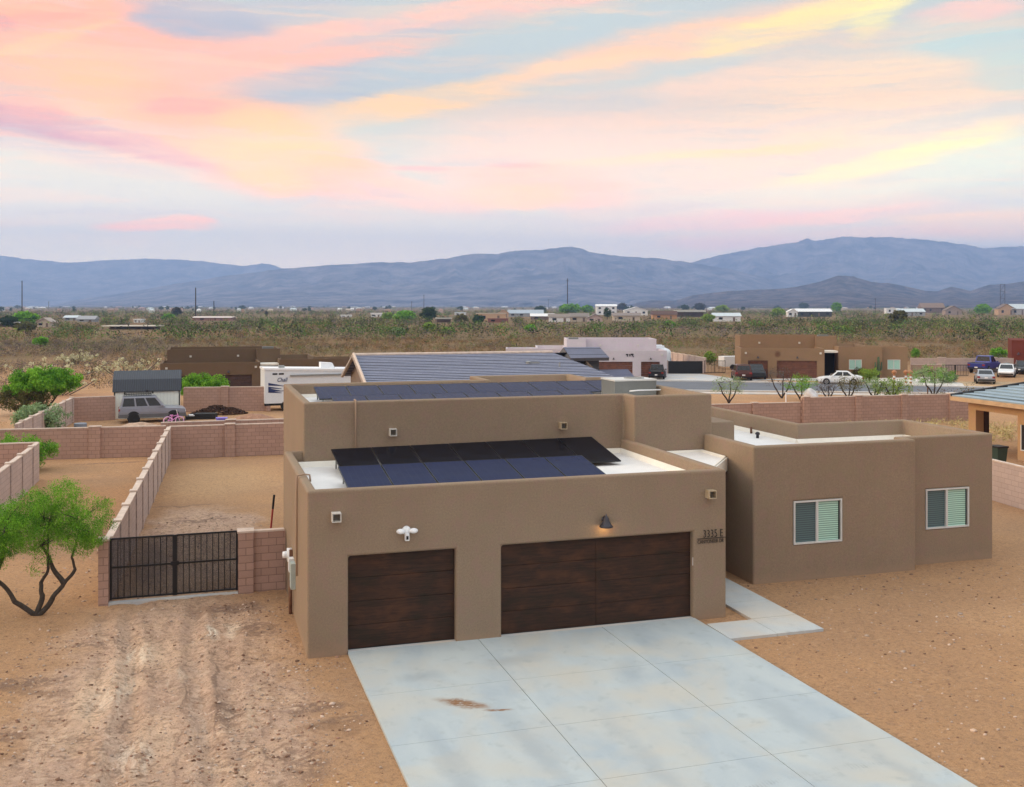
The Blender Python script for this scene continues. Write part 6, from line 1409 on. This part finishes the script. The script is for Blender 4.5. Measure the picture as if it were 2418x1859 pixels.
proto = None
for i in range(110):
    px = rt_.uniform(-10, 2430); py = 723.4 + rt_.random() ** 1.5 * 14; q = G(px, py); d = (q - CAM).length; hh_ = rt_.uniform(3.5, 7.5) * (1 if d > 1500 else .8)
    if proto is None:
        proto = thing('town_tree', (0, 0, 0), 'tiny distant dark tree in the town strip below the mountains', 'tree', group='distant town trees'); rg = np.random.default_rng(77)
        MB().tube([(0, 0, 0), (0, 0, .5)], [.05, .03], 5).build('trunk', BARK, proto); dd = rg.normal(size=(26, 3)); dd /= np.linalg.norm(dd, axis=1)[:, None]; dd *= (rg.random(26) ** .4)[:, None] * np.array([.55, .5, .36]); dd[:, 2] += .6
        tinted_cloud('crown', dd, 12, .18, .2, .7, F_DARK, proto, 0, .8, None, 77); c_ = proto
    else: c_ = copy_tree(proto)
    c_.location = q; c_.scale = (hh_ * rt_.uniform(.8, 1.8), hh_, hh_); c_.rotation_euler = (0, 0, rt_.uniform(0, 6))
# ------------------------------------------------------------------ poles
WOODP = simple('pole_wood', (.035, .028, .028), .9)
def pole(px, yt, yb, wpx, label, arm=True, name='utility_pole', cat='pole'):
    q = G(px, yb); d = (q - CAM).length; s_ = d / F; h = (yb - yt) * s_; r_ = wpx * s_ / 2; T = thing(name, (q.x, q.y, 0), label, cat)
    MB().tube([(0, 0, -.3), (0, 0, h)], [r_, r_ * .7], 8).build('shaft', WOODP, T)
    if arm: MB().box(-1.0 - r_, 1.0 + r_, -.1, .1, h * .93, h * .93 + .25, YAW * -1, (0, 0)).build('crossarm', WOODP, T)
pole(52, 672, 752, 2.4, 'tall dark utility pole near the left edge', False)
pole(462, 683, 757, 3.0, 'tall dark utility pole left of centre', False)
pole(1340, 658, 742, 2.6, 'tallest utility pole above the middle houses', True)
pole(1001, 696, 731, 1.6, 'slim far pole above the big round dark tree')
pole(972, 712, 735, 1.2, 'short far pole left of the slim far pole')
pole(1295, 706, 728, 1.2, 'short pole left of the tallest pole')
pole(115, 714, 732, 1.2, 'small far pole at left on the skyline')
pole(2067, 706, 742, 1.2, 'thin pole above the roofs at right')
pole(1664, 712, 728, 1.0, 'thin pole above the orange-tan house')
for px, lb in ((1409, 'left one of the close pair of masts'), (1416.5, 'right one of the close pair of masts'), (1401, 'thin grey mast left of the close pair')): pole(px, 680 if px > 1405 else 690, 722.6, 1.5, lb, False, 'radio_mast', 'mast')
T_q = G(2362, 738); s_ = (T_q - CAM).length / F
T = thing('lattice_mast', (T_q.x, T_q.y, 0), 'two-legged lattice mast at the right edge', 'mast'); h = 60 * s_; w_ = 12 * s_; mb = MB()
for x in (0, w_): mb.tube([(x, 0, 0), (x, 0, h)], .5 * s_, 5)
for k in range(4): mb.tube([(0, 0, h * k / 4), (w_, 0, h * (k + 1) / 4)], .3 * s_, 4); mb.tube([(0, 0, h * (k + 1) / 4), (w_, 0, h * (k + 1) / 4)], .3 * s_, 4)
mb.build('lattice', WOODP, T)
q = G(505, 745); s_ = (q - CAM).length / F; T = thing('cypress_tree', (q.x, q.y, 0), 'slim dark columnar cypress right of the second utility pole', 'tree')
MB().tube([(0, 0, 0), (0, 0, 8 * s_)], .8 * s_, 6).build('trunk', BARK, T); rg = np.random.default_rng(4); zz = rg.random(160); cc_ = np.stack([rg.normal(size=160) * 1.1 * s_ * (1 - zz * .8), rg.normal(size=160) * 1.1 * s_ * (1 - zz * .8), zz * 30 * s_ + 1], 1)
tinted_cloud('crown', cc_, 10, .8 * s_, .8 * s_, .5, F_BLACKISH, T)

# ------------------------------------------------------------------ scrub: uncountable brush covering the plain
def excluded(x, y):
    e = np.zeros(len(x), bool)
    for (a, b, c_, d) in [(-14, 30, -40, 57), (-9.5, 14.5, 50, 86), (20, 52, -20, 74), (26, 52, 72, 94), (46, 74, 50, 87), (60, 96, 40, 84), (-26, -8, 50, 62), (-9, 16, 55, 72), (-16, -6.5, 60, 75)]: e |= (x > a) & (x < b) & (y > c_) & (y < d)
    return e
def scatter(r0, r1, n, rg, a0=-.60, a1=.60):
    r = np.sqrt(rg.random(n) * (r1 * r1 - r0 * r0) + r0 * r0); a = rg.random(n) * (a1 - a0) + a0 + YAW
    x = CAM.x + r * np.sin(a); y = CAM.y + r * np.cos(a); k = ~excluded(x, y); return x[k], y[k], r[k], a[k] - YAW
def patch(x, y, s, o):
    return np.array([mnoise.noise(Vector((a * s + o, b * s, o))) for a, b in zip(x, y)])
scrubm, ns, ls, p = mat('scrub_foliage'); t = scrubm.node_tree; at = N(t, 'ShaderNodeAttribute', attribute_name='tint'); ls.new(at.outputs['Color'], p.inputs['Base Color']); p.inputs['Roughness'].default_value = 1; p.inputs['Specular IOR Level'].default_value = .1
PAL = {'brown': (.255, .125, .042), 'olive': (.165, .13, .045), 'grey': (.155, .125, .125), 'green': (.10, .19, .04), 'dgreen': (.045, .06, .025), 'pale': (.38, .34, .19), 'lime': (.20, .24, .055)}
def scrub(name, r0, r1, n, npl, hr, weights_fn, seed, leafk, a0=-.6, a1=.6):
    rg = np.random.default_rng(seed); x, y, r, a = scatter(r0, r1, n, rg, a0, a1); kp = patch(x, y, 14.0 / r1, seed + 3) > -.30; x, y, r, a = x[kp], y[kp], r[kp], a[kp]; n = len(x)
    h = hr[0] + (hr[1] - hr[0]) * rg.random(n) ** 1.5; pn = patch(x, y, 9.0 / r1, seed); pn2 = patch(x, y, 26.0 / r1, seed + 7)
    keys = list(PAL); W_ = weights_fn(x, y, r, a, pn, pn2, rg); W_ = np.maximum(W_, 0); W_ /= W_.sum(1)[:, None]; cum = W_.cumsum(1); ch = (rg.random(n)[:, None] > cum).sum(1).clip(0, len(keys) - 1)
    colr = np.array([PAL[k] for k in keys])[ch] * (.7 + .6 * rg.random(n))[:, None]
    tall = np.where(np.isin(ch, [3, 4, 6]), 1.35, 1.0) * np.where(ch == 0, .7, 1.0); h = h * tall
    for (z0_, z1_, dd_) in HZ:
        k_ = (a > z0_) & (a < z1_) & (r > dd_ * .70) & (r < dd_ + 12); h = np.where(k_, np.minimum(h, .55 + .5 * (dd_ - r) / dd_), h)
    C_ = np.stack([x, y, h * .5], 1); V, Fq, m_ = leafcloud(C_, npl, h * .68, h * leafk, .30, rg, 0, .75)
    V[:, 2] = np.maximum(V[:, 2], -.02)
    lc_ = np.repeat(colr, npl, 0) * (.5 + .85 * rg.random(m_))[:, None]
    o = mesh_np(name, V, Fq, scrubm, np.repeat(lc_, 4, 0)); return tag(o, kind='stuff')
# order of palette: brown olive grey green dgreen pale lime
def w_near(x, y, r, a, p1, p2, rg):
    left = np.clip((-x - 3) / 12, 0, 1)
    return np.stack([1.5 - left * 1.1, .7 + 0 * x, (.35 + left * 1.6), .05 + .16 * (p2 > .3), .08 + 0 * x, .10 + left * .2, .03 + 0 * x], 1)
def w_mid(x, y, r, a, p1, p2, rg): return np.stack([.25 + .9 * (p1 < -.15), .65 + p2, .7 + p1 * 2.2, .32 + .9 * (p2 > .15), .45 + 0 * x, .12 + 0 * x, .07 + .2 * (p2 < -.35)], 1)
def w_far(x, y, r, a, p1, p2, rg): return np.stack([.45 + .5 * (p1 < 0), .7 + 0 * x, .6 + 0 * x, .4 + .9 * (p2 > .15), .45 + 0 * x, .12 + 0 * x, .2 + 0 * x], 1)
scrub('desert_scrub', 66, 235, 27000, 30, (.5, 1.15), w_near, 21, .20)
scrub('desert_scrub', 225, 470, 11000, 30, (1.3, 3.0), w_mid, 22, .20)
scrub('desert_scrub', 460, 1100, 11000, 20, (1.5, 3.2), w_far, 23, .26)
scrub('desert_scrub', 1100, 3600, 12000, 9, (1.8, 3.6), w_far, 24, .40)
# pale cholla clumps on the left
for i, (px, py, s_) in enumerate(((300, 868, 1.3), (120, 872, 1.1), (180, 838, .8), (385 / 3.121, 690 + 800 / 3.6, .9))):
    q = G(px, py + 22); T = thing('cholla_cactus', (q.x, q.y, 0), ['widest pale cholla behind the shed roof', 'pale cholla behind the rounded green tree', 'small pale cholla up the slope at left', 'pale cholla left of the small one'][i], 'cactus')
    rg = np.random.default_rng(60 + i); n = 60; dd = rg.normal(size=(n, 3)) * np.array([1.5, .9, .45]) * s_; dd[:, 2] = np.abs(dd[:, 2]) * 1.2 + .5; tb = MB()
    for k in range(14): tb.tube([(dd[k, 0] * .4, dd[k, 1] * .4, 0), (dd[k, 0] * .8, dd[k, 1] * .8, dd[k, 2] * .6), tuple(dd[k])], .05, 5)
    tb.build('stems', BARK2, T); tinted_cloud('joints', dd, 22, .26, .2, .6, tinted('cholla_spines', (.78, .74, .50), (.36, .34, .20)), T, 0, .8, None, 60 + i)

# loose stones and clods on the dirt
bm = bmesh.new(); bmesh.ops.create_icosphere(bm, subdivisions=1, radius=1.0); ico_v = np.array([v.co[:] for v in bm.verts]); ico_f = np.array([[v.index for v in f.verts] for f in bm.faces]); bm.free()
def stones(name, pts, sizes, cols, seed):
    rg = np.random.default_rng(seed); n = len(pts); V = ico_v[None] * (1 + .35 * rg.normal(size=(n, len(ico_v), 1))) * (sizes[:, None, None] * np.array([1, .85, .6])); V = V + pts[:, None]
    Fq = ico_f[None] + (np.arange(n) * len(ico_v))[:, None, None]
    o = mesh_np(name, V.reshape(-1, 3), Fq.reshape(-1, 3), scrubm, np.repeat(cols, len(ico_v), 0)); return tag(o, kind='stuff')
rg = np.random.default_rng(90)
def spread(cx, cy, sx_, sy_, n): return np.stack([rg.normal(size=n) * sx_ + cx, rg.normal(size=n) * sy_ + cy], 1)
ps = np.concatenate([spread(-4.6, 2.6, .9, .5, 160), spread(-5.9, -2.0, .6, 1.4, 200), spread(-.9, -2.3, .4, 1.6, 220), spread(-3.0, -7.4, 1.6, 1.0, 260), spread(-5.2, .2, 1.5, 1.6, 420), spread(-2.0, -3.6, .8, 1.3, 360), spread(-.3, 1.5, .7, 1.0, 160), spread(.2, -3.6, .6, .8, 140), spread(-.6, -5.2, .8, 1.6, 240), spread(-3.6, 8.2, .5, 2.2, 260), spread(-2.0, 11.5, 1.2, 2.5, 220), spread(.2, -.6, .5, .3, 90), spread(-6.5, -3.2, 1.6, .8, 260), spread(-1.3, 4.0, .8, .5, 150),
                     np.stack([rg.uniform(-12, .6, 3800), rg.uniform(-10, 16, 3800)], 1), np.stack([rg.uniform(9.7, 30, 4200), rg.uniform(-10, 2.4, 4200)], 1), spread(-3.0, -6, 2.0, 2.0, 700), spread(24, -1.0, 1.2, .6, 120), spread(18, -4.0, 3, 1.2, 160)])
x, y = ps[:, 0], ps[:, 1]; keep = ~(((x > .8) & (x < 9.5) & (y < .3)) | ((x > 9.3) & (x < 12) & (y > -1.75)) | ((x > -.1) & (y > -.02) & (x < 12)) | ((x > 12.2) & (y > 2.3)))
ps = ps[keep]; n = len(ps); sz = .009 + .030 * rg.random(n) ** 3 + .022 * (rg.random(n) > .985)
cc_ = np.where((rg.random(n) > .6)[:, None], np.array([[.27, .16, .11]]), np.array([[.50, .38, .30]])) * (.6 + .8 * rg.random(n))[:, None]
stones('gravel', np.stack([ps[:, 0], ps[:, 1], np.array([ground_h(a, b) for a, b in ps]) + sz * .2], 1), sz, cc_, 5)
# dry yellow grass behind the right-hand house
rg2 = np.random.default_rng(33); gx_ = np.stack([rg2.uniform(34, 47, 500), rg2.uniform(24, 33, 500), np.full(500, .15)], 1)
V, Fq, m_ = leafcloud(gx_, 10, np.full(500, .3), np.full(500, .28), .12, rg2, 0, .8)
o = mesh_np('dry_grass', V, Fq, scrubm, np.repeat(np.array([[.50, .42, .20]]) * (.6 + .7 * rg2.random(m_))[:, None], 4, 0)); tag(o, kind='stuff')

# ------------------------------------------------------------------ haze
hb = MB().box(-12400, 12400, -12400, 12400, -45, 840).build('haze'); hb.location = (CAM.x, CAM.y, 0); tag(hb, kind='stuff')
m, ns, ls, p = mat('haze_air'); ns.remove(p); pv = ns.new('ShaderNodeVolumePrincipled')
pv.inputs['Color'].default_value = (.38, .575, 1.0, 1); pv.inputs['Density'].default_value = 1.75e-4; pv.inputs['Anisotropy'].default_value = .15
ls.new(pv.outputs[0], ns['Material Output'].inputs['Volume']); hb.data.materials.append(m)
try: m.cycles.homogeneous_volume = True
except Exception: pass
